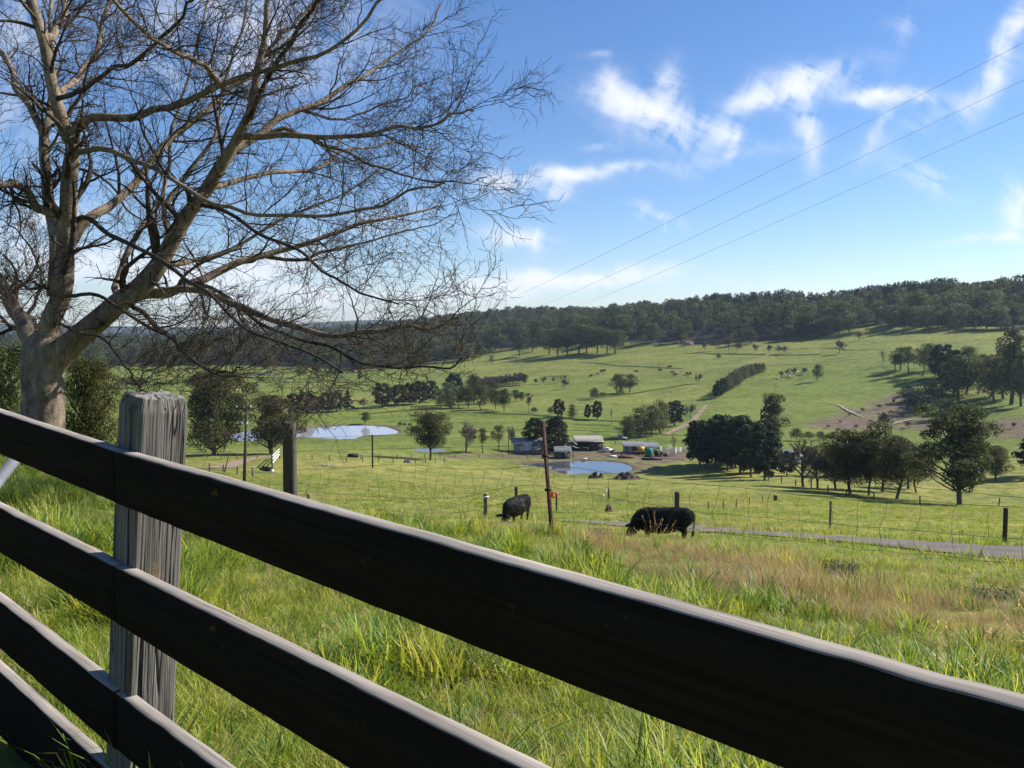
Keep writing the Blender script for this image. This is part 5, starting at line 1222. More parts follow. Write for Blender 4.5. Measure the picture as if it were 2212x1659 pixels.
def beyond(X, Y, m=.10):
    """on the far side of the board fence"""
    s = (X - A0[0]) * nR[0] + (Y - A0[1]) * nR[1]; sl = (X - A0[0]) * nL[0] + (Y - A0[1]) * nL[1]
    return np.where((X - A0[0]) * UR[0] + (Y - A0[1]) * UR[1] < 0, s, sl) > m
X1, Y1 = wedge(15500, 1.9, 17.5, -.80, .80, 1.45)
X1b = gg.uniform(-7, 1.5, 3000); Y1b = gg.uniform(1.0, 6.5, 3000)
X1c, Y1c = wedge(3800, 1.2, 12, .80, 1.7, 1.5); X1d, Y1d = wedge(2600, 2.5, 14, -1.5, -.80, 1.5)
X1 = np.concatenate([X1, X1b, X1c, X1d]); Y1 = np.concatenate([Y1, Y1b, Y1c, Y1d])
k = beyond(X1, Y1, .06); X1, Y1 = X1[k], Y1[k]
rd = np.hypot(X1, Y1)
# the wire fence line: picket at (0.41, 11)
WF0 = at(1176, 1118, 11.0)[:2]; WFd = np.array([.76, -.65]); WFn = np.array([.65, .76])
sf = (X1 - WF0[0]) * WFn[0] + (Y1 - WF0[1]) * WFn[1]
px1 = CX + F * X1 / Y1
dry = NZ.fbm(X1 / 2.2, Y1 / 2.2, 4)
patch = NZ2.fbm(X1 / 1.3 + 7, Y1 / 1.3, 3)
pst = np.clip(.03 + .82 * sstep(-1.6, .2, sf + (dry - .45) * 5) * (.25 + .75 * sstep(800, 1200, px1)), 0, .85) * (1 - .6 * sstep(1.2, 4, sf))
r_ = gg.random(len(X1)); st = r_ < pst
mixr = gg.random(len(X1)); cl = NZ.fbm(X1 / .62 + 3, Y1 / .62, 3) * .7 + patch * .3; hi = sstep(.46, .54, cl)
rich = gg.random(len(X1)) < hi
lid = np.where(rich, np.select([mixr < .34, mixr < .62, mixr < .84], [0, 4, 2], 1), np.select([mixr < .36, mixr < .66, mixr < .90], [3, 1, 5], 0))
lu = ~st
def rots(n, tilt=.18):
    r = np.zeros((n, 3)); r[:, 0] = gg.normal(0, tilt, n); r[:, 1] = gg.normal(0, tilt, n); r[:, 2] = gg.uniform(0, 6.283, n); return r
size = gg.uniform(.75, 1.25, len(X1)) * (.62 + .55 * hi) * (1 - .22 * sstep(10, 14, rd)) * (1 - .10 * sstep(-.5, 1, sf))
Z1 = ground(X1, Y1)
Pn = np.stack([X1, Y1, Z1], 1); n_ = lu.sum()
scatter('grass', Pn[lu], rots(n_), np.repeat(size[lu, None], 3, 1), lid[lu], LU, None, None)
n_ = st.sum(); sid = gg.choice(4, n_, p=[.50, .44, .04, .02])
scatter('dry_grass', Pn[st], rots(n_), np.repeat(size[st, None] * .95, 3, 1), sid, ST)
# grazed pasture beyond the brow
X2, Y2 = wedge(34000, 17, 120, -.72, .72, 1.25); X2c, Y2c = wedge(7000, 11, 90, .72, 1.4, 1.25); X2b, Y2b = wedge(16000, 105, 290, -.70, .70, 1.6); X2 = np.concatenate([X2, X2b, X2c]); Y2 = np.concatenate([Y2, Y2b, Y2c])
rw = np.array(road_w); 
def dpath(X, Y, W):
    dd = np.full(X.shape, 1e9)
    for a, b in zip(W[:-1], W[1:]):
        e = b - a; t = np.clip(((X - a[0]) * e[0] + (Y - a[1]) * e[1]) / (e @ e), 0, 1); dd = np.minimum(dd, np.hypot(X - a[0] - t * e[0], Y - a[1] - t * e[1]))
    return dd
dr = dpath(X2, Y2, rw); tr_ = dpath(X2, Y2, np.array(hits([(395, 1010), (430, 1012), (470, 1010), (500, 1003), (525, 996), (560, 988), (600, 984)])))
k = (dr > 2.3) & (tr_ > 2.6) & ((Y2 < 150) | (NZ.fbm(X2 / 9, Y2 / 9, 3) > .44))
for zw_, P_w in PONDS: k &= poly_sd(X2, Y2, P_w) > 1.0
k &= poly_sd(X2, Y2, smooth_poly(np.array([hit(a, b, 150)[:2] for a, b in YARD]), 3)) > .5; X2, Y2, dr = X2[k], Y2[k], dr[k]
Z2 = ground(X2, Y2); nn_ = NZ.fbm(X2 / 6, Y2 / 6, 3); mr = gg.random(len(X2))
pid = np.select([mr < .18, (mr < .58), (mr < .60 + .34 * (nn_ > .46))], [0, 1, 2], 3); pid = np.where((pid == 3) & (nn_ < .42), 0, pid)
sz = gg.uniform(.6, 1.5, len(X2)) * (1 + .8 * (dr < 3.4)) * np.clip(.9 + np.hypot(X2, Y2) / 150, 1, 2.6)
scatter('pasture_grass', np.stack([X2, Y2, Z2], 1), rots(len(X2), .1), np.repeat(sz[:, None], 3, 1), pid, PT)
# ------------------------------------------------------------------ wires and posts near by
def rod(a, b, r0, r1=None, S=8):
    return tube1([a, b], [r0, r1 if r1 is not None else r0], S)
def single(name, geo, mat, label, cat, group=None, smooth=False, kind=None, origin=None):
    V, fs = geo; V = np.asarray(V, float); c = np.array(origin if origin is not None else [V[:, 0].mean(), V[:, 1].mean(), V[:, 2].min()])
    o = link(name, mesh_np(name, V - c, fs, mat, smooth)); o.location = c; return tag(o, label, cat, group, kind)
def wp(px):                                             # point of the wire fence seen in photo column px
    r = ray(px, 1000); A = WF0; u = WFd; t = (r[1] * A[0] - r[0] * A[1]) / (r[0] * u[1] - r[1] * u[0]); return A + u * t, t
wf = empty('wire_fence', (WF0[0], WF0[1], float(ground(*WF0))), 'sagging rusty wire mesh fence with a barbed top strand beyond the long grass', 'fence')
def fpart(name, geo, mat, par=None):
    V, fs = geo; o = link(name, mesh_np(name, np.asarray(V) - np.array(wf.location), fs, mat, True), wf); return o
WR = { # strand: photo rows at columns
 'barbed_wire': [(330, 955), (420, 951), (625, 942), (640, 911), (900, 912), (1172, 925), (1500, 942), (1860, 962), (2212, 991), (2450, 1010)],
 'top_wire': [(330, 975), (625, 962), (1000, 985), (1176, 972), (1400, 1000), (1750, 1052), (2212, 1086), (2450, 1110)],
}
WR['barbed_wire'] = [(330, 955), (420, 951), (628, 947), (900, 940), (1172, 926), (1500, 942), (1860, 962), (2212, 991), (2450, 1010)]
def strand(pts, r, n=260, wob=.004):
    xs = np.linspace(pts[0][0], pts[-1][0], n); ys = np.interp(xs, [p[0] for p in pts], [p[1] for p in pts]); ys = rsmooth(ys, 5, 0); out = []
    for x, y in zip(xs, ys):
        P, t = wp(x); out.append((P[0], P[1], ray(x, y)[2] * P[1]))
    out = np.array(out); out[:, 2] += rsmooth(gg.normal(0, wob, n), 1.5, 0); return out
bw = strand(WR['barbed_wire'], .003); fpart('barbed_wire', tubes(bw[None], np.full((1, len(bw)), .0022), 4), M['wire'])
bc = bw[::3]; q1 = np.stack([bc + gg.normal(0, .016, bc.shape), bc, bc + gg.normal(0, .016, bc.shape)], 1); fpart('barbs', tubes(q1, np.full(q1.shape[:2], .0020), 3), M['wire'])['kind'] = 'stuff'
b2 = strand([(400, 1000), (628, 975), (900, 968), (1176, 962), (1400, 985), (1700, 1025), (2212, 1075), (2450, 1100)], .003); fpart('plain_wire', tubes(b2[None], np.full((1, len(b2)), .0022), 4), M['wire'])
# ring-lock mesh: three strands and wavy stays
S0 = strand([(400, 1010), (628, 1013), (700, 1015), (850, 1002), (930, 1006), (1000, 1016), (1100, 1012), (1180, 1000), (1270, 1014), (1420, 1040), (1600, 1052), (1730, 1070), (1900, 1077), (2212, 1097), (2450, 1120)], .003, wob=.008)
S1 = strand([(400, 1052), (628, 1060), (800, 1072), (900, 1078), (1000, 1080), (1090, 1046), (1180, 1048), (1330, 1078), (1500, 1105), (1700, 1122), (1900, 1140), (2212, 1165), (2450, 1190)], .003, wob=.010)
S2 = S1.copy(); S2[:, 2] -= .22; S2[:, 2] += rsmooth(gg.normal(0, .03, len(S2)), 4, 0)
for s_, r_w in ((S0, .0024), (S1, .0022), (S2, .0020)): fpart('mesh_wire', tubes(s_[None], np.full((1, len(s_)), r_w), 4), M['wire'])
tt_ = np.concatenate([[0], np.cumsum(np.linalg.norm(np.diff(S0[:, :2], axis=0), axis=1))]); st_ = []
for q in np.arange(.2, tt_[-1], .30):
    i = int(np.interp(q, tt_, np.arange(len(tt_)))); a, b, c = S0[i], S1[min(i + gg.integers(-2, 3), len(S1) - 1)], S2[min(i + gg.integers(-1, 2), len(S1) - 1)]
    m1 = (a + b) / 2 + gg.normal(0, .025, 3); m2 = (b + c) / 2 + gg.normal(0, .02, 3)
    st_.append(cat([a, m1, b, m2, c], 12))
st_ = np.array(st_); fpart('stay_wire', tubes(st_, np.full(st_.shape[:2], .0020), 4), M['wire'])['kind'] = 'stuff'
def grained_post(w, h, seed, top=.0):
    g = np.random.default_rng(seed); m = 20; Zn = 16; zs = np.linspace(-.4, h, Zn); a = np.arange(m) / m * 6.283
    V = np.zeros((Zn, m, 3))
    for i, z in enumerate(zs):
        sq = 1 / np.maximum(np.abs(np.cos(a)), np.abs(np.sin(a))) ** .75; gr = 1 + .10 * (NZ(np.arange(m) * 1.7 + seed, np.full(m, z * 1.5)) - .5)
        V[i, :, 0] = np.cos(a) * w / 2 * sq * gr; V[i, :, 1] = np.sin(a) * w / 2 * sq * gr; V[i, :, 2] = z + (g.normal(0, top, m) if i == Zn - 1 else 0)
    V = V.reshape(-1, 3); i = (np.arange(Zn - 1) * m)[:, None]; j = np.arange(m)[None]
    q = np.stack([i + j, i + (j + 1) % m, i + m + (j + 1) % m, i + m + j], -1).reshape(-1, 4)
    return V, [q, (np.arange(m) + (Zn - 1) * m)[None]]
P_, _ = wp(626); topz = ray(626, 911)[2] * P_[1]; gz_ = float(ground(*P_)); v, f = grained_post(.225, topz - gz_, 3, .018)
single('wooden_post', (v + [P_[0], P_[1], gz_], f), M['oldpost'], 'thick dark round-edged timber post with a jagged top, in the wire fence left of centre', 'post', origin=(P_[0], P_[1], gz_))
# rust-red steel picket with its orange insulator
a = at(1189, 1125, 11.0); b = at(1172, 909, 11.0); ax = b - a
e = empty('steel_picket', a, 'rust-red steel star picket leaning slightly, carrying an orange ring insulator', 'post')
def ystake(a, b, r, mat, name, parent, off):
    a = np.array(a); b = np.array(b); d = (b - a) / np.linalg.norm(b - a); V = []; th = .0035; prof = []
    for k in range(3):
        an = 2.0 + k * 2.0944; c, s = math.cos(an), math.sin(an); n2 = (-s, c)
        prof += [(c * .004 * 0 + math.cos(an - 1.05) * th * 1.3, math.sin(an - 1.05) * th * 1.3), (c * r - n2[0] * th * -1 * -1, s * r - n2[1] * th), (c * r + n2[0] * th, s * r + n2[1] * th)]
    X = np.array([1, 0, 0.]); X -= d * (X @ d); X /= np.linalg.norm(X); Yv = np.cross(d, X)
    ring = np.array([X * p[0] + Yv * p[1] for p in prof]); V = np.concatenate([a - d * .3 + ring, b + ring]) - np.array(off); m = len(prof); j = np.arange(m)
    return link(name, mesh_np(name, V, [np.stack([j, (j + 1) % m, (j + 1) % m + m, j + m], -1), (j + m)[None]], mat), parent)
ystake(a, b, .033, M['steelred'], 'stake', e, a)
def ring(c, R1_, r, ax=(0, 1, 0), S=20):
    t = np.linspace(0, 2 * np.pi, S + 1); V = np.stack([np.cos(t) * R1_, np.zeros_like(t), np.sin(t) * R1_], 1) + np.array(c); return tubes(V[None], np.full((1, len(V)), r), 8)
ic = at(1190, 1069, 10.95) - a
rg = [ring(ic + np.array([.045, 0, 0]), .036, .013), rod(ic + np.array([-.03, 0, .01]), ic + np.array([.03, 0, 0]), .016)]
link('insulator', mesh_np('insulator', *join_geo(rg), M['orange'], True), e)
for zc in (at(1176, 985, 11)[2], at(1184, 1058, 11)[2]):
    q = a + ax * ((zc - a[2]) / ax[2]) - a; link('wire_clip', mesh_np('wire_clip', *box(q, (.09, .03, .03)), M['rubber']), e)
# small posts on the far side of the brow
def small_post(px, ytop, ybase, wpx, label, mat='oldpost', dmin=14, name='wooden_post', cap=None, group=None):
    P = hit(px, ybase, dmin)
    if P is None: return
    d = P[1]; h = max(.3, (ray(px, ytop)[2] * d) - P[2]); w_ = max(wpx * d / F, .03); v, f = grained_post(w_, h, int(px))
    if cap:
        e = empty(name, P, label, 'post', group); link('shaft', mesh_np('shaft', v, f, M[mat]), e); link('insulator', mesh_np('insulator', *box((.02, -w_ * .6, h * .88), (w_ * 1.5, w_ * .6, .07)), M['white']), e); return e
    return single(name, (v + P, f), M[mat], label, 'post', group, origin=P)
small_post(1049, 1066, 1118, 9, 'short grey post with a white insulator cap left of the grazing calf', 'post', cap=1)
small_post(1115, 1052, 1090, 7, 'dark square post standing directly behind the grazing calf')
small_post(1202, 1063, 1106, 4, 'thin grey stake just right of the rust-red picket', 'post')
small_post(1462, 1063, 1118, 10, 'brown square post rising behind the back of the large black cow', 'oldpost')
small_post(2170, 1097, 1173, 8, 'dark slim post beside the gravel road at the right', 'oldpost')
small_post(1793, 1082, 1140, 4, 'thin leaning stake on the far verge of the gravel road', 'post')
small_post(1675, 1070, 1083, 7, 'short stout post at the corner of the paddock fence mid right', 'oldpost')
small_post(667, 1067, 1110, 6, 'post top peeping over the board fence right of the thick round-edged post', 'post')
small_post(734, 1196, 1245, 4, 'thin stake in the long grass', 'post') if False else None
small_post(805, 939, 1011, 3.2, 'tall thin green steel pole standing alone in the left pasture', 'rubber', name='steel_pole', dmin=60)
# paddock fences in the valley: countable posts plus the wires between them
def run(pts, n, h, label, group, w=.16, wires=2):
    W = [hit(a, b, 24) for a, b in pts]; W = [p for p in W if p is not None]; W = np.array(W); s = np.concatenate([[0], np.cumsum(np.linalg.norm(np.diff(W[:, :2], axis=0), axis=1))])
    q = np.linspace(0, s[-1], n); tops = []
    v, f = grained_post(w, h, 9); me = mesh_np('wooden_post', v, f, M['oldpost'])
    for i in q:
        x, y = np.interp(i, s, W[:, 0]), np.interp(i, s, W[:, 1]); z = float(ground(x, y)); o = link('wooden_post', me); o.location = (x, y, z); o.rotation_euler = (gg.normal(0, .04), gg.normal(0, .04), gg.uniform(0, 3)); tag(o, label, 'post', group); tops.append((x, y, z))
    T = np.array(tops); g = []
    for k in range(wires):
        L_ = cat(T + np.array([0, 0, h * (.92 - .4 * k)]), max(8, n * 2)); g.append(tubes(L_[None], np.full((1, len(L_)), max(.006, .00006 * T[:, 1].mean())), 4))
    single('fence_wire', join_geo(g), M['wire'], 'thin wires on the ' + group, 'wire')
run([(1530, 1104), (1600, 1094), (1672, 1084)], 6, .8, 'small grey post of the paddock fence below the tree row', 'posts of the paddock fence below the tree row', .08)
run([(1660, 1040), (1760, 1058), (1860, 1078), (1960, 1088), (2130, 1092), (2260, 1092)], 11, 1.2, 'dark post of the fence running under the lower tree row', 'posts under the lower tree row', .18)
run([(418, 990), (500, 992), (590, 990), (680, 993), (760, 998), (860, 1000), (960, 1000)], 18, 1.2, 'small post of the long fence crossing the left pasture', 'posts of the long left fence')
run([(452, 1018), (500, 1024), (545, 1030)], 4, 1.2, 'small post of the short fence by the track left of the power pole', 'posts beside the left track')
run([(780, 993), (868, 992), (905, 990), (980, 988), (1080, 990), (1140, 989)], 10, 1.2, 'post of the farm fence left of the cypresses', 'posts of the farm fence')
run([(1240, 964), (1300, 959), (1350, 958), (1400, 956)], 8, 1.3, 'post of the rail fence behind the farm yard', 'posts behind the farm yard', .2)
def heap(px, py, wpx, hpx, label, seed, mat='soil', name='soil_heap', n=70):
    P = hit(px, py, 20); d = P[1]; w_ = wpx * d / F; h = hpx * d / F; g = np.random.default_rng(seed)
    t = np.linspace(-1, 1, 40); X, Y = np.meshgrid(t, t); r = np.hypot(X, Y); Z = np.clip(1 - r ** 3, -.15, 1) * np.clip(2.6 * NZ.fbm(X * 3.2 + seed, Y * 2.2 + seed, 4) - .55, 0, 1.2); Z = np.maximum(Z, -.15)
    V = np.stack([X * w_ / 2, Y * w_ / 2 * .7, Z * h], -1).reshape(-1, 3); i = (np.arange(39) * 40)[:, None] + np.arange(39)[None]
    return single(name, (V + P, [np.stack([i, i + 1, i + 41, i + 40], -1).reshape(-1, 4)]), M[mat], label, 'heap', smooth=True, origin=P)
heap(1288, 1033, 36, 12, 'small round heap of dark soil at the near edge of the farm dam', 4)
heap(1352, 1036, 72, 15, 'long lumpy heap of dark soil at the right end of the farm dam', 9)
heap(1315, 1105, 22, 14, 'dark clod of earth on the dry grass between calf and cow', 14)
heap(1452, 1092, 22, 6, 'low brown heap behind the large black cow', 17) if False else None
heap(873, 921, 4, 2, 'x', 1) if False else None
heap(880, 1000, 22, 7, 'pale dead branches heaped near the foot of the lone gum', 21, 'post', 'brush_pile')
heap(1440, 985, 46, 6, 'low pile of rubble between the farm yard and the pines', 23)
heap(1330, 984, 60, 4, 'low line of dark rubble in front of the farm yard', 25)
# shrubby weeds on the brow at the right
for (x, y, wpx, lab, sd) in ((2130, 1262, 150, 'large grey tangle of dry twigs on the brow near the right edge', 3), (1810, 1215, 110, 'low grey tangle of dry stalks on the brow, second from right', 5), (1290, 1135, 60, 'feathery grey dead weed left of the large black cow', 7), (840, 1120, 40, 'small dry weed among long grass left of the calf', 9)):
    r = ray(x, y); d = 10.5 if x > 1500 else 13; g = np.random.default_rng(sd); w_ = wpx * d / F; z = float(ground(r[0] * d, d)); n = int(26 + wpx / 3)
    b0 = np.stack([g.uniform(-.45, .45, n) * w_, g.uniform(-.3, .3, n) * w_, np.full(n, -.05)], 1); pts = [b0]; p = b0; dv = np.stack([g.normal(0, .5, n), g.normal(0, .5, n), np.ones(n)], 1)
    for k_ in range(5): dv = dv + g.normal(0, .35, (n, 3)); dv /= np.linalg.norm(dv, axis=1, keepdims=True); p = p + dv * .055; pts.append(p)
    Pq = np.stack(pts, 1); Rq = np.full(Pq.shape[:2], .003); C2, R2_ = grow(Pq, Rq, g, 8, (.3, .7), (25, 75), .8, 4, .3, 0, .1, rmin=.0018)
    e = empty('dead_weed', (r[0] * d, d, z), lab, 'weed'); link('stalk', mesh_np('stalk', *join_geo([tubes(Pq, Rq, 4), tubes(C2, R2_, 3)]), M['g_brownb' if 0 else 'post']), e)
    lc = blob_cards([(0, 0, .12, w_ * .5, w_ * .3, .14)], 500, .014, g, .2); link('leaves', mesh_np('leaves', *lc, M['scrub']), e)
# ------------------------------------------------------------------ power pole, lines
P = hit(527, 1046, 30); dpole = P[1]; ptop = ray(533, 872)[2] * dpole; Hh = ptop - P[2]
e = empty('power_pole', P, 'brown timber power pole with a crossarm and white insulators, left of the thick round-edged post', 'power pole')
lean = (ray(533, 872)[0] - ray(527, 1046)[0]) * dpole
v, f = tube1([(0, 0, -.5), (lean * .5, 0, Hh * .5), (lean, 0, Hh)], [.20, .17, .14], 10); link('pole', mesh_np('pole', v, f, M['oldpost'], True), e)
ca = link('crossarm', mesh_np('crossarm', *box((lean, -.18, Hh - .55), (2.25, .12, .14), .12), M['oldpost']), e)
for sx_ in (-1.05, -.2, .45, 1.05):
    v, f = tube1([(lean + sx_, -.18 + sx_ * .12, Hh - .48), (lean + sx_, -.18 + sx_ * .12, Hh - .36), (lean + sx_, -.18 + sx_ * .12, Hh - .33), (lean + sx_, -.18 + sx_ * .12, Hh - .22)], [.03, .03, .075, .05], 8); link('insulator', mesh_np('insulator', v, f, M['white'], True), ca)
for s_ in (-1, 1): v, f = rod((lean, -.16, Hh - 1.1), (lean + s_ * .65, -.2, Hh - .6), .025); link('brace', mesh_np('brace', v, f, M['galv']), e)
c2 = link('lower_bracket', mesh_np('lower_bracket', *box((lean * .75 - .3, -.22, Hh - 2.35), (1.1, .08, .09), .1), M['galv']), e)
for sx_ in (-.8, -.35, .2): link('insulator', mesh_np('insulator', *box((lean * .75 + sx_, -.26, Hh - 2.2), (.13, .13, .2)), M['white']), c2)
# three high lines climbing to the upper right
ends = [((1048, 668), (2212, 92)), ((1155, 664), (2212, 172)), ((1240, 662), (2212, 243))]
labs = ['highest thin power line crossing the sky to the upper right corner', 'middle thin power line crossing the sky', 'lowest thin power line crossing the sky']
for (p0, p1), lb in zip(ends, labs):
    a = at(p0[0], p0[1], 620); b = at(p1[0] + 260, p1[1] - 260 * (p0[1] - p1[1]) / (p1[0] - p0[0]) * 1.02, 42); t = np.linspace(0, 1, 90)[:, None]
    # straight in the picture = straight in space, with a little sag
    C = a + (b - a) * t; C[:, 2] -= (4 * t[:, 0] * (1 - t[:, 0])) * 1.1; r_l = np.clip(C[:, 1] * .00015, .010, .035)
    v, f = tubes(C[None], r_l[None], 4); single('power_line', (v, f), M['wire'], lb, 'power line')
P = hit(1099, 982, 120); d = P[1]; h = 57 * d / F
e = empty('power_pole', P, 'slim pole with a short crossarm beside the pale farm shed', 'power pole')
v, f = tube1([(0, 0, 0), (0, 0, h)], [.16, .12], 8); link('pole', mesh_np('pole', v, f, M['post'], True), e); link('crossarm', mesh_np('crossarm', *box((0, -.1, h - .5), (1.8, .12, .14)), M['post']), e)
# ------------------------------------------------------------------ cattle
def animal(name, chains, balls, label, cat, mat, loc, rz, s, voxel, group=None, pitch=0):
    bm = bmesh.new()
    def ball(c, r):
        m_ = Matrix.Translation(Vector(c)) @ Matrix.Diagonal(Vector((*r, 1))); bmesh.ops.create_icosphere(bm, subdivisions=2, radius=1, matrix=m_)
    for ch in chains:
        for (a, b) in zip(ch[:-1], ch[1:]):
            L_ = math.dist(a[:3], b[:3]); n = max(2, int(L_ / (min(min(a[3:]), min(b[3:])) * (.22 if voxel < .03 else .5))))
            for i in range(n + 1):
                t = i / n; ball([a[k] + (b[k] - a[k]) * t for k in range(3)], [a[k] + (b[k] - a[k]) * t for k in range(3, 6)])
    for b in balls: ball(b[:3], b[3:])
    me = bpy.data.meshes.new(name + '_src'); bm.to_mesh(me); bm.free()
    o = bpy.data.objects.new(name, me); COL.objects.link(o); md = o.modifiers.new('r', 'REMESH'); md.mode = 'VOXEL'; md.voxel_size = voxel; sm = o.modifiers.new('s', 'SMOOTH'); sm.iterations = 10; sm.factor = .5
    dg = bpy.context.evaluated_depsgraph_get(); m2 = bpy.data.meshes.new_from_object(o.evaluated_get(dg)); m2.name = name; o.modifiers.clear(); o.data = m2; m2.materials.clear(); m2.materials.append(mat)
    m2.polygons.foreach_set('use_smooth', np.ones(len(m2.polygons), bool))
    n = len(m2.vertices); v = np.empty(n * 3, np.float32); m2.vertices.foreach_get('co', v); v = v.reshape(-1, 3); v[:, 1] += (NZ.fbm(v[:, 0] * 9, v[:, 2] * 9, 3) - .45) * .012 * np.sign(v[:, 1]); v[:, 2] += (NZ2.fbm(v[:, 0] * 12, v[:, 1] * 12, 3) - .45) * .02; m2.vertices.foreach_set('co', v.ravel()); m2.update()
    o.location = loc; o.rotation_euler = (0, pitch, rz); o.scale = (s, s, s); return tag(o, label, cat, group)
def cow_chains(k=.78, graze=True):
    c = lambda x, z, r, y=0, ky=k: (x, y, z, r, r * ky, r)
    body = [c(-.98, 1.08, .25, 0, .95), c(-.80, 1.05, .37), c(-.50, .98, .45), c(-.15, .92, .50), c(.25, .91, .51), c(.58, .96, .46), c(.78, .98, .38), c(.95, .88, .29), c(1.08, .70, .21), c(1.17, .54, .18), c(1.26, .40, .155), c(1.34, .26, .115), c(1.39, .15, .095)]
    ch = [body]
    for y in (-.19, .19):
        ch.append([c(.60, .80, .17, y, .7), c(.60, .60, .11, y, .8), c(.61, .42, .065, y, 1), c(.60, .15, .048, y, 1), c(.62, .04, .06, y, 1)])
        ch.append([c(-.78, .92, .24, y * 1.05, .6), c(-.70, .70, .15, y * 1.1, .7), c(-.86, .46, .068, y, 1), c(-.82, .15, .05, y, 1), c(-.79, .04, .06, y, 1)])
    ch.append([c(-1.08, 1.22, .06), c(-1.20, 1.12, .035), c(-1.22, .8, .026), c(-1.20, .55, .03), c(-1.18, .38, .055), c(-1.17, .30, .03)])
    for y in (-1, 1): ch.append([(1.16, y * .13, .60, .06, .05, .06), (1.26, y * .25, .62, .05, .07, .07), (1.36, y * .36, .60, .05, .06, .06), (1.42, y * .42, .57, .03, .04, .04)])
    ch.append([c(-.45, .68, .10), c(-.35, .66, .10)]); ch.append([c(.85, .78, .16), c(.7, .70, .2)])
    return ch
Pc_ = np.array([*(ray(1428, 1160)[:2] * 29), 0]); Pc_[2] = ground(Pc_[0], Pc_[1])
lo = 155 * 29 / F; 
animal('cow', cow_chains(), [], 'large black cow grazing with its head down at the edge of the gravel road', 'cow', M['cow'], Pc_ + np.array([.05, 0, -.20]), R(176), lo / 2.66 * .95, .022)
Pk = np.array([*(ray(1116, 1120)[:2] * 38), 0]); Pk[2] = ground(Pk[0], Pk[1])
animal('cow', cow_chains(.8), [], 'smaller black calf grazing near the short capped post', 'calf', M['cow'], Pk, R(238), .86, .022)
def coat(o, n, ln, seed):
    """short shaggy hair over the hide"""
    g = np.random.default_rng(seed); me = o.data; me.calc_loop_triangles(); nv = len(me.vertices)
    v = np.empty(nv * 3, np.float32); me.vertices.foreach_get('co', v); v = v.reshape(-1, 3); nn = np.empty(nv * 3, np.float32); me.vertices.foreach_get('normal', nn); nn = nn.reshape(-1, 3)
    t = np.empty(len(me.loop_triangles) * 3, np.int32); me.loop_triangles.foreach_get('vertices', t); t = t.reshape(-1, 3)
    k = g.integers(0, len(t), n); w_ = g.dirichlet((1, 1, 1), n); p = (v[t[k]] * w_[..., None]).sum(1); q = nn[t[k]].mean(1); k2 = p[:, 2] > .25; p, q = p[k2], q[k2]; n = len(p)
    d = q * .55 + np.array([-.45, 0, -.55]) + g.normal(0, .25, (n, 3)); d /= np.linalg.norm(d, axis=1, keepdims=True); s_ = np.cross(d, g.normal(size=(n, 3))); s_ /= np.linalg.norm(s_, axis=1, keepdims=True); L_ = ln * g.uniform(.5, 1.4, n)[:, None]
    V = np.stack([p - s_ * .006, p + s_ * .006, p + d * L_ + s_ * .002, p + d * L_ - s_ * .002], 1).reshape(-1, 3)
    return link('coat', mesh_np('coat', V, [np.arange(n * 4).reshape(-1, 4)], M['cow']), o)
for o in [o for o in COL.objects if o.name.startswith('cow')]: coat(o, 16000, .075, 5)
# ------------------------------------------------------------------ sheep and far cattle
sh = [[(-.35, 0, .55, .22, .2, .22), (.0, 0, .56, .25, .23, .25), (.32, 0, .58, .2, .18, .2), (.52, 0, .50, .1, .09, .1), (.66, 0, .30, .08, .06, .09)]]
for x in (-.32, .3):
    for y in (-.1, .1): sh.append([(x, y, .4, .06, .06, .06), (x, y, .03, .035, .035, .035)])
proto = animal('sheep', sh, [], 'pale sheep grazing in the flock on the smooth green slope', 'sheep', M['wool'], (0, 0, 0), 0, 1, .04, 'sheep on the slope')
spt = [(1683, 809), (1697, 808), (1708, 808), (1718, 809), (1724, 807), (1723, 805), (1735, 805), (1736, 803), (1705, 816), (1706, 820), (1715, 815), (1681, 820), (1693, 810), (1758, 805)]
for i, (x, y) in enumerate(spt):
    o = proto if i == 0 else proto.copy()
    if i: COL.objects.link(o)
    o.location = hit(x, y, 100); o.rotation_euler = (0, 0, gg.uniform(0, 6)); o.scale = (1.5,) * 3
cowp = None
for i, (x, y) in enumerate([(1298, 804), (1306, 803), (1302, 804), (1277, 815), (1292, 810), (1213, 818), (1220, 818), (1426, 802), (1453, 807), (1459, 812), (1447, 795), (1375, 805), (1484, 810), (1491, 810)]):
    if cowp is None: cowp = animal('cow', cow_chains(), [], 'tiny brown cow grazing far off on the open hillside', 'cow', M['brown'], (0, 0, 0), 0, 1, .05, 'far cattle on the hillside'); o = cowp
    else: o = cowp.copy(); COL.objects.link(o)
    o.location = hit(x, y, 100); o.rotation_euler = (0, 0, gg.uniform(0, 6)); o.scale = (1.3,) * 3
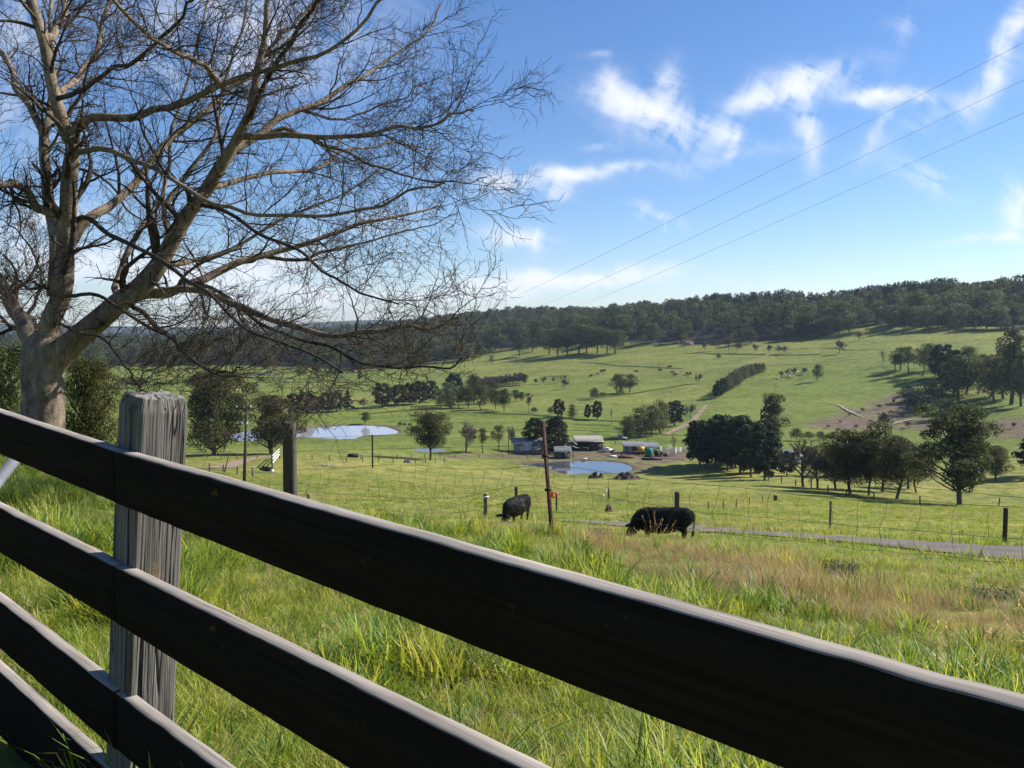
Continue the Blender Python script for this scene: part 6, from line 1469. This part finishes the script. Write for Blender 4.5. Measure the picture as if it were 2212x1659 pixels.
# ------------------------------------------------------------------ farm
def fpt(px, py): return hit(px, py, 100)
def PX(d): return d / F
def bpart(name, geos, mat, par, loc=None):
    g = join_geo(geos) if isinstance(geos, list) else geos
    return link(name, mesh_np(name, g[0], g[1], M[mat]), par)
def corr(x0, x1, y0, y1, z0, z1, t=.05, n=60, along='x', fall=None):
    """corrugated sheet: ridges run down the fall (y), height z0 at y0 to z1 at y1"""
    xs = np.linspace(x0, x1, n); zz = np.abs((np.arange(n) % 2)) * .05
    A = np.stack([xs, np.full(n, y0), z0 + zz], 1); B = np.stack([xs, np.full(n, y1), z1 + zz], 1); C_ = B - [0, 0, t]; D_ = A - [0, 0, t]; V = np.concatenate([A, B, C_, D_]); i = np.arange(n - 1)
    q = [np.stack([i + a * n, i + 1 + a * n, i + 1 + b * n, i + b * n], -1) for a, b in ((0, 1), (1, 2), (2, 3), (3, 0))]
    return V, [np.concatenate(q), np.array([[0, n, 2 * n, 3 * n], [n - 1, 4 * n - 1, 3 * n - 1, 2 * n - 1]])]
# pale shed behind the cypresses
P = fpt(1109, 978); k = PX(P[1]); W_ = 62 * k; Hs_ = 19 * k; Dp = 6.0
e = empty('farm_shed', P, 'pale grey gabled shed half hidden by the cypresses', 'shed')
bpart('wall', [box((W_ / 2, Dp / 2, Hs_ / 2 - .3), (W_, Dp, Hs_ + .6))], 'wallpale', e)
bpart('roof', [corr(-.25, W_ + .25, -.3, Dp / 2, Hs_ + .02, Hs_ + 11 * k, .08, 40), corr(-.25, W_ + .25, Dp / 2, Dp + .3, Hs_ + 11 * k, Hs_ + .02, .08, 40)], 'zinc', e)
gx = bpart('gable', [slab([(0, 0, Hs_ + .02), (0, Dp, Hs_ + .02), (0, Dp / 2, Hs_ + 10 * k)], (.08, 0, 0)), slab([(W_ - .08, 0, Hs_ + .02), (W_ - .08, Dp, Hs_ + .02), (W_ - .08, Dp / 2, Hs_ + 10 * k)], (.08, 0, 0))], 'wallpale', e)
dr_ = bpart('door', [box((W_ * .30, -.03, 1.05), (1.1, .06, 2.1))], 'cream', e)
# open-fronted machinery shed
P = fpt(1243, 973); k = PX(P[1]); W_ = 60 * k; Hf = 20 * k; Dp = 7
e = empty('machinery_shed', P, 'dark open-fronted machinery shed with a flat cream roof edge', 'shed')
bpart('wall', [box((W_ / 2, Dp - .1, Hf / 2), (W_, .2, Hf)), box((.1, Dp / 2 - .1, Hf / 2), (.18, Dp - .2, Hf)), box((W_ - .1, Dp / 2 - .1, Hf / 2), (.18, Dp - .2, Hf))], 'walldark', e)
bpart('roof', [corr(-.2, W_ + .2, -.7, Dp + .3, Hf + .12, Hf + .9, .1, 60)], 'zincwarm', e)
bpart('fascia', [box((W_ / 2, -.72, Hf + .02), (W_ + .4, .06, .28))], 'cream', e)
for i in range(5): bpart('post', [box((.35 + (W_ - .7) * i / 4, -.2, Hf / 2), (.18, .18, Hf))], 'oldpost', e)
bpart('front_panel', [box((W_ * .74, .05, Hf * .45), (W_ * .48, .08, Hf * .9))], 'walldark', e)
gt_ = single('green_drum', tube1([P + [2.0, 1.2, .0], P + [2.0, 1.2, 1.2]], .45, 12), M['dgreen'], 'dark green drum standing inside the open machinery shed', 'drum')
# gabled carport with cream barge boards
P = fpt(1226, 974); k = PX(P[1]); W_ = 17 * k; Hf = 14 * k
e = empty('carport', P, 'small gabled lean-to with cream barge boards between cypress and machinery shed', 'shed')
bpart('roof', [slab([(-.2, -.3, Hf + 15 * k), (W_ + .4, -.3, Hf - .2), (W_ + .4, 6, Hf - .2), (-.2, 6, Hf + 15 * k)], (0, 0, .08))], 'zincwarm', e)
bpart('barge_board', [slab([(-.2, -.38, Hf + 15.5 * k), (W_ + .5, -.38, Hf - .2), (W_ + .5, -.38, Hf + .15), (-.2, -.38, Hf + 18 * k)], (0, .07, 0)), slab([(.4, -.9, Hf * .9 + .1), (W_ + .5, -.9, Hf * .45), (W_ + .5, -.9, Hf * .45 + .25), (.4, -.9, Hf * .9 + .4)], (0, .07, 0))], 'cream', e)
bpart('wall', [box((.1, 3, Hf * .8), (.18, 6, Hf * 1.6)), box((W_ / 2, 5.9, Hf / 2), (W_, .18, Hf))], 'wallpale', e)
# slab shack
P = fpt(1199, 991); k = PX(P[1]); W_ = 33 * k; Hf = 15 * k; Dp = 4
e = empty('slab_hut', P, 'low grey timber hut with a patched iron roof between the cypresses and the farm dam', 'hut')
bpart('wall', [box((W_ / 2, Dp / 2, Hf / 2 - .3), (W_, Dp, Hf + .6))], 'walldark', e)
bpart('roof', [corr(-.3, W_ + .35, -.4, Dp * .55, Hf + .02, Hf + 1.3, .06, 26), corr(-.3, W_ + .35, Dp * .55, Dp + .3, Hf + 1.3, Hf + .3, .06, 26)], 'zinc', e)
bpart('door', [box((W_ * .55, -.03, .9), (.9, .06, 1.8))], 'oldpost', e)
bpart('post', [box((W_ + .9, .3, .5), (.2, .2, 1.0))], 'oldpost', e)
# long low shed by the stock yard
P = fpt(1351, 981); k = PX(P[1]); W_ = 74 * k; Hf = 17 * k; Dp = 6
e = empty('low_shed', P, 'long low tin-roofed shed beside the white stock yards', 'shed')
bpart('wall', [box((W_ / 2, Dp - .1, Hf / 2), (W_, .2, Hf)), box((.1, Dp / 2 - .1, Hf / 2), (.18, Dp - .2, Hf)), box((1.3, .1, Hf / 2), (2.2, .12, Hf))], 'wallpale', e)
bpart('roof', [corr(-.6, W_ * .60, -.6, Dp + .3, Hf + .1, Hf + .7, .08, 40), corr(W_ * .56, W_ + .3, -.5, Dp + .3, Hf - .25, Hf + .35, .08, 30)], 'zinc', e)
for i in range(6): bpart('post', [box((.3 + (W_ - .6) * i / 5, -.1, Hf / 2), (.15, .15, Hf))], 'oldpost', e)
def vehicle_box(px, py, label, name, body, cab, L_=4.6, Wd=1.8, rz=0, cat='vehicle', bed=True):
    P = fpt(px, py); e = empty(name, P, label, cat, rz=rz)
    pr = [(-L_ / 2, .35), (L_ / 2, .35), (L_ / 2, .85), (L_ * .22, 1.0), (L_ * .12, 1.5), (-L_ * .12, 1.55), (-L_ * .16, .95), (-L_ / 2, .95)]
    V, f = slab([(x, -Wd / 2, z) for x, z in pr], (0, Wd, 0)); b = link('body', mesh_np('body', V, f, M[body]), e)
    link('window', mesh_np('window', *slab([(L_ * .19, -Wd / 2 - .01, 1.0), (L_ * .11, -Wd / 2 - .01, 1.42), (-L_ * .11, -Wd / 2 - .01, 1.45), (-L_ * .13, -Wd / 2 - .01, 1.0)], (0, Wd + .02, 0)), M['glass']), b)
    for x in (-L_ * .32, L_ * .30):
        for y in (-Wd / 2 + .05, Wd / 2 - .05): V, f = tube1([(x, y - .11, .34), (x, y + .11, .34)], .34, 12); link('wheel', mesh_np('wheel', V, f, M['rubber']), e)
    return e
vehicle_box(1311, 977, 'pale farm ute parked at the right end of the machinery shed', 'farm_ute', 'white', 'glass', rz=.3)
vehicle_box(1340, 950, 'dark car parked under the pale gum clump', 'parked_car', 'galv', 'glass', rz=.1)
# tractor with yellow hopper, green container
P = fpt(1383, 984); e = empty('hopper', P + [0, -.5, 0], 'yellow feed hopper on legs in front of the low shed', 'hopper')
link('bin', mesh_np('bin', *slab([(-.6, -.8, 1.1), (.7, -.8, 1.1), (1.2, -.8, 2.7), (-1.2, -.8, 2.7)], (0, 1.6, 0)), M['yellow']), e)
for x in (-.5, .5):
    for y in (-.6, .6): link('leg', mesh_np('leg', *box((x, y, .55), (.1, .1, 1.1)), M['rubber']), e)
P = fpt(1402, 987); e = empty('water_tank', P, 'green tank with a dark machine at its foot, in front of the low shed', 'tank')
V, f = tube1([(0, 0, .4), (0, 0, .45), (0, 0, 2.3), (0, 0, 2.5), (0, 0, 2.6)], [1.0, 1.05, 1.05, .8, .3], 18); link('body', mesh_np('body', V, f, M['dgreen'], True), e); link('stand', mesh_np('stand', *box((0, 0, .2), (2.6, 2.4, .4)), M['rubber']), e)
P = fpt(1424, 985); e = empty('tractor', P, 'dark old tractor between the green tank and the stock yards', 'tractor', rz=.2)
link('body', mesh_np('body', *join_geo([box((.5, 0, 1.1), (1.8, .7, .7)), box((-.6, 0, 1.2), (.8, .9, .9))]), M['rust']), e); link('canopy', mesh_np('canopy', *box((-.6, 0, 2.3), (1.3, 1.3, .08)), M['rubber']), e)
for x, r_ in ((-.7, .75), (1.0, .42)):
    for y in (-.65, .65): V, f = tube1([(x, y - .15, r_), (x, y + .15, r_)], r_, 16); link('wheel', mesh_np('wheel', V, f, M['rubber']), e)
for s_ in ((-1.1, .5), (-1.1, -.5), (-.1, .5), (-.1, -.5)): link('canopy_post', mesh_np('canopy_post', *rod((s_[0], s_[1], 1.2), (s_[0], s_[1], 2.3), .03), M['rubber']), e)
# stock yard panels
for i, (x, y) in enumerate([(1432, 982), (1440, 980), (1449, 978), (1458, 982), (1436, 974), (1466, 979), (1476, 976), (1427, 978)]):
    P = fpt(x, y); g_ = []
    for z in (.3, .6, .9, 1.2, 1.55): g_.append(rod((0, 0, z), (2.2, 0, z), .045, S=6))
    for x_ in (0, 1.1, 2.2): g_.append(rod((x_, 0, 0), (x_, 0, 1.7), .055, S=6))
    e = empty('yard_panel', P, 'white railed cattle panel in the stock yard by the low shed', 'panel', 'white stock yard panels', rz=[.2, 1.4, .1, 1.2, .3, 1.0, .1, 1.3][i]); link('rails', mesh_np('rails', *join_geo(g_[:5]), M['white']), e)
    for q in g_[5:]: link('upright', mesh_np('upright', *q, M['white']), e)
P = fpt(1130, 981); g_ = [slab([(0, 0, 1.0 + .45 * i), (2.6, 0, 1.35 + .45 * i), (2.6, 0, 1.6 + .45 * i), (0, 0, 1.25 + .45 * i)], (0, .06, 0)) for i in range(5)]
e = empty('loading_ramp', P, 'small white slatted loading ramp beside the pale shed', 'ramp'); link('slats', mesh_np('slats', *join_geo(g_), M['white']), e)
for x_ in (.1, 2.5): link('post', mesh_np('post', *box((x_, .1, 1.6), (.18, .12, 3.3)), M['oldpost']), e)
# timber yard rails under the cypresses
P = fpt(1150, 986)
for i in range(4):
    e = empty('timber_rails', P + [i * 3.1, -.3 * i, 0], 'dark timber yard rail section in the shade under the cypresses', 'fence', 'timber rails under the cypresses'); link('rails', mesh_np('rails', *join_geo([box((1.5, 0, z), (3.0, .06, .14)) for z in (.4, .85, 1.3)]), M['oldpost']), e); link('post', mesh_np('post', *box((0, .06, .7), (.2, .2, 1.7)), M['oldpost']), e)
def log(px, py, L_, r, mat, label, name='log', rz=.1, cat='log'):
    P = fpt(px, py); c, s = math.cos(rz), math.sin(rz); return single(name, tube1([P + [-L_ / 2 * c, -L_ / 2 * s, r], P + [0, 0, r * 1.1], P + [L_ / 2 * c, L_ / 2 * s, r]], [r, r * 1.05, r * .9], 10), M[mat], label, cat)
log(1352, 990, 4.6, .35, 'rust', 'rust-red pipe lying on the yard edge above the farm dam', 'pipe', cat='pipe')
log(1322, 988, 2.6, .3, 'white', 'short white log on the yard above the farm dam')
log(1408, 994, 6.0, .35, 'rubber', 'dark log lying right of the rust-red pipe')
log(1262, 993, 1.6, .22, 'white', 'small white drum lying on the bank of the farm dam', 'drum', cat='drum')
# little white gate frame on the dry pasture
P = hit(1309, 1078, 24); k = PX(P[1]); e = empty('gate_frame', P, 'small pale wooden gate frame leaning on the dry pasture below the farm dam', 'gate')
link('brace', mesh_np('brace', *rod((-9 * k, 0, 0), (-5 * k, 0, 11 * k), .09), M['white']), e); link('post', mesh_np('post', *rod((6 * k, .3, -.2), (6 * k, .3, 24 * k), .09), M['oldpost']), e); link('top_bar', mesh_np('top_bar', *rod((-6 * k, 0, 10 * k), (6 * k, .3, 22 * k), .06), M['white']), e)
# cattle trough and white ramp left of centre
P = hit(575, 1020, 60); k = PX(P[1]); e = empty('feed_trough', P, 'curved black trough lying on the grass at the foot of the white rails', 'trough')
C = cat([(-12 * k, 0, .35), (-6 * k, -.3, .25), (4 * k, -.5, .2), (12 * k, -.4, .2)], 12); t = np.linspace(0, np.pi, 10)
V = []; 
for p in C: V += [(p[0], p[1] + .75 * math.cos(a_), p[2] + .55 - .55 * math.sin(a_)) for a_ in t] + [(p[0], p[1] + .68 * math.cos(a_), p[2] + .56 - .48 * math.sin(a_)) for a_ in t[::-1]]
i = (np.arange(11) * 20)[:, None]; j = np.arange(20)[None]
link('shell', mesh_np('shell', V, [np.stack([i + j, i + (j + 1) % 20, i + 20 + (j + 1) % 20, i + 20 + j], -1).reshape(-1, 4), np.array([list(range(20)), list(range(220, 240))])], M['rubber'], False), e)
link('end_cap', mesh_np('end_cap', *box((15 * k, -.4, .25), (6 * k, .7, .3), .1), M['white']), e)
a = hit(588, 1012, 60); b = hit(604, 990, 60); e = empty('stock_rails', a, 'pair of white sloping rails leading up from the black trough', 'rails')
for q in (.9, 1.5, 2.1): link('rail', mesh_np('rail', *rod((0, 0, q), (b[0] - a[0], b[1] - a[1], b[2] - a[2] + q), .12), M['white']), e)
for t_ in (0, 1): link('post', mesh_np('post', *rod((b - a) * t_ + [0, 0, -.1], (b - a) * t_ + [0, 0, 2.4], .13), M['oldpost']), e)
P = hit(762, 988, 60); single('trough', join_geo([slab([(-1.2, 0, 0), (1.2, 0, 0), (1.35, 0, .55), (.9, 0, .8), (-1.1, 0, .75), (-1.35, 0, .45)], (0, 1.2, 0))]) if False else tuple([slab([(-1.2, 0, 0), (1.2, 0, 0), (1.35, 0, .55), (.9, 0, .8), (-1.1, 0, .75), (-1.35, 0, .45)], (0, 1.2, 0))[0] + P, slab([(-1.2, 0, 0), (1.2, 0, 0), (1.35, 0, .55), (.9, 0, .8), (-1.1, 0, .75), (-1.35, 0, .45)], (0, 1.2, 0))[1]]), M['rubber'], 'dark half-buried tub on the pasture below the large dam', 'tub')
# fallen branches on the bare ring
P = hit(703, 1008, 60); g_ = [rod(P + [gg.uniform(-1.5, 1.5), gg.uniform(-.5, .5), .1], P + [gg.uniform(-2, 2), gg.uniform(-.5, .5), gg.uniform(.4, 1.2)], .07, .03) for _ in range(7)]
single('fallen_branches', join_geo(g_), M['cream'], 'pale dead branches lying on the bare round patch of the left pasture', 'branches')
P = hit(485, 1020, 40); single('stake', rod(P, P + [.9, 0, 3.3], .10, .04), M['oldpost'], 'dark dead stick leaning by the track left of the power pole', 'stick')
# houses half hidden by trees
def house(px, py, wpx, hpx, roofmat, label, rz=0, Dp=7, dmin=100, wall='wallpale'):
    P = hit(px, py, dmin); k = PX(P[1]); W_ = wpx * k; H_ = hpx * k * .6; e = empty('house', P, label, 'house', rz=rz)
    wl = bpart('wall', [box((0, Dp / 2, H_ / 2 - .5), (W_, Dp, H_ + 1))], wall, e); bpart('roof', [corr(-W_ / 2 - .4, W_ / 2 + .4, -.5, Dp / 2, H_, H_ + hpx * k * .45, .1, 30), corr(-W_ / 2 - .4, W_ / 2 + .4, Dp / 2, Dp + .5, H_ + hpx * k * .45, H_, .1, 30)], roofmat, e)
    for i in (-.3, 0, .3): w0 = bpart('window', [box((W_ * i, -.02, H_ * .55), (W_ * .12, .06, H_ * .35))], 'glass', e); link('sill', mesh_np('sill', *box((W_ * i, -.05, H_ * .55 - H_ * .2), (W_ * .14, .12, .08)), M['white']), w0)
house(1706, 1000, 62, 22, 'zinc', 'white-roofed farmhouse glimpsed between the pine clump and the brown leafless trees', .25, 9)
house(1490, 746, 16, 9, 'rust', 'small house with a red roof among the mauve leafless trees', 0, 8)
house(1102, 748, 12, 7, 'zincwarm', 'tiny pale hut at the forest edge left of the shadow-casting trees', 0, 6)
house(250, 772, 14, 8, 'zinc', 'far pale house in the woods beyond the left fields', 0, 14, 400)
def cyl_bank():
    for i, (x, y) in enumerate([(676, 823), (830, 815)]): pass
haze()
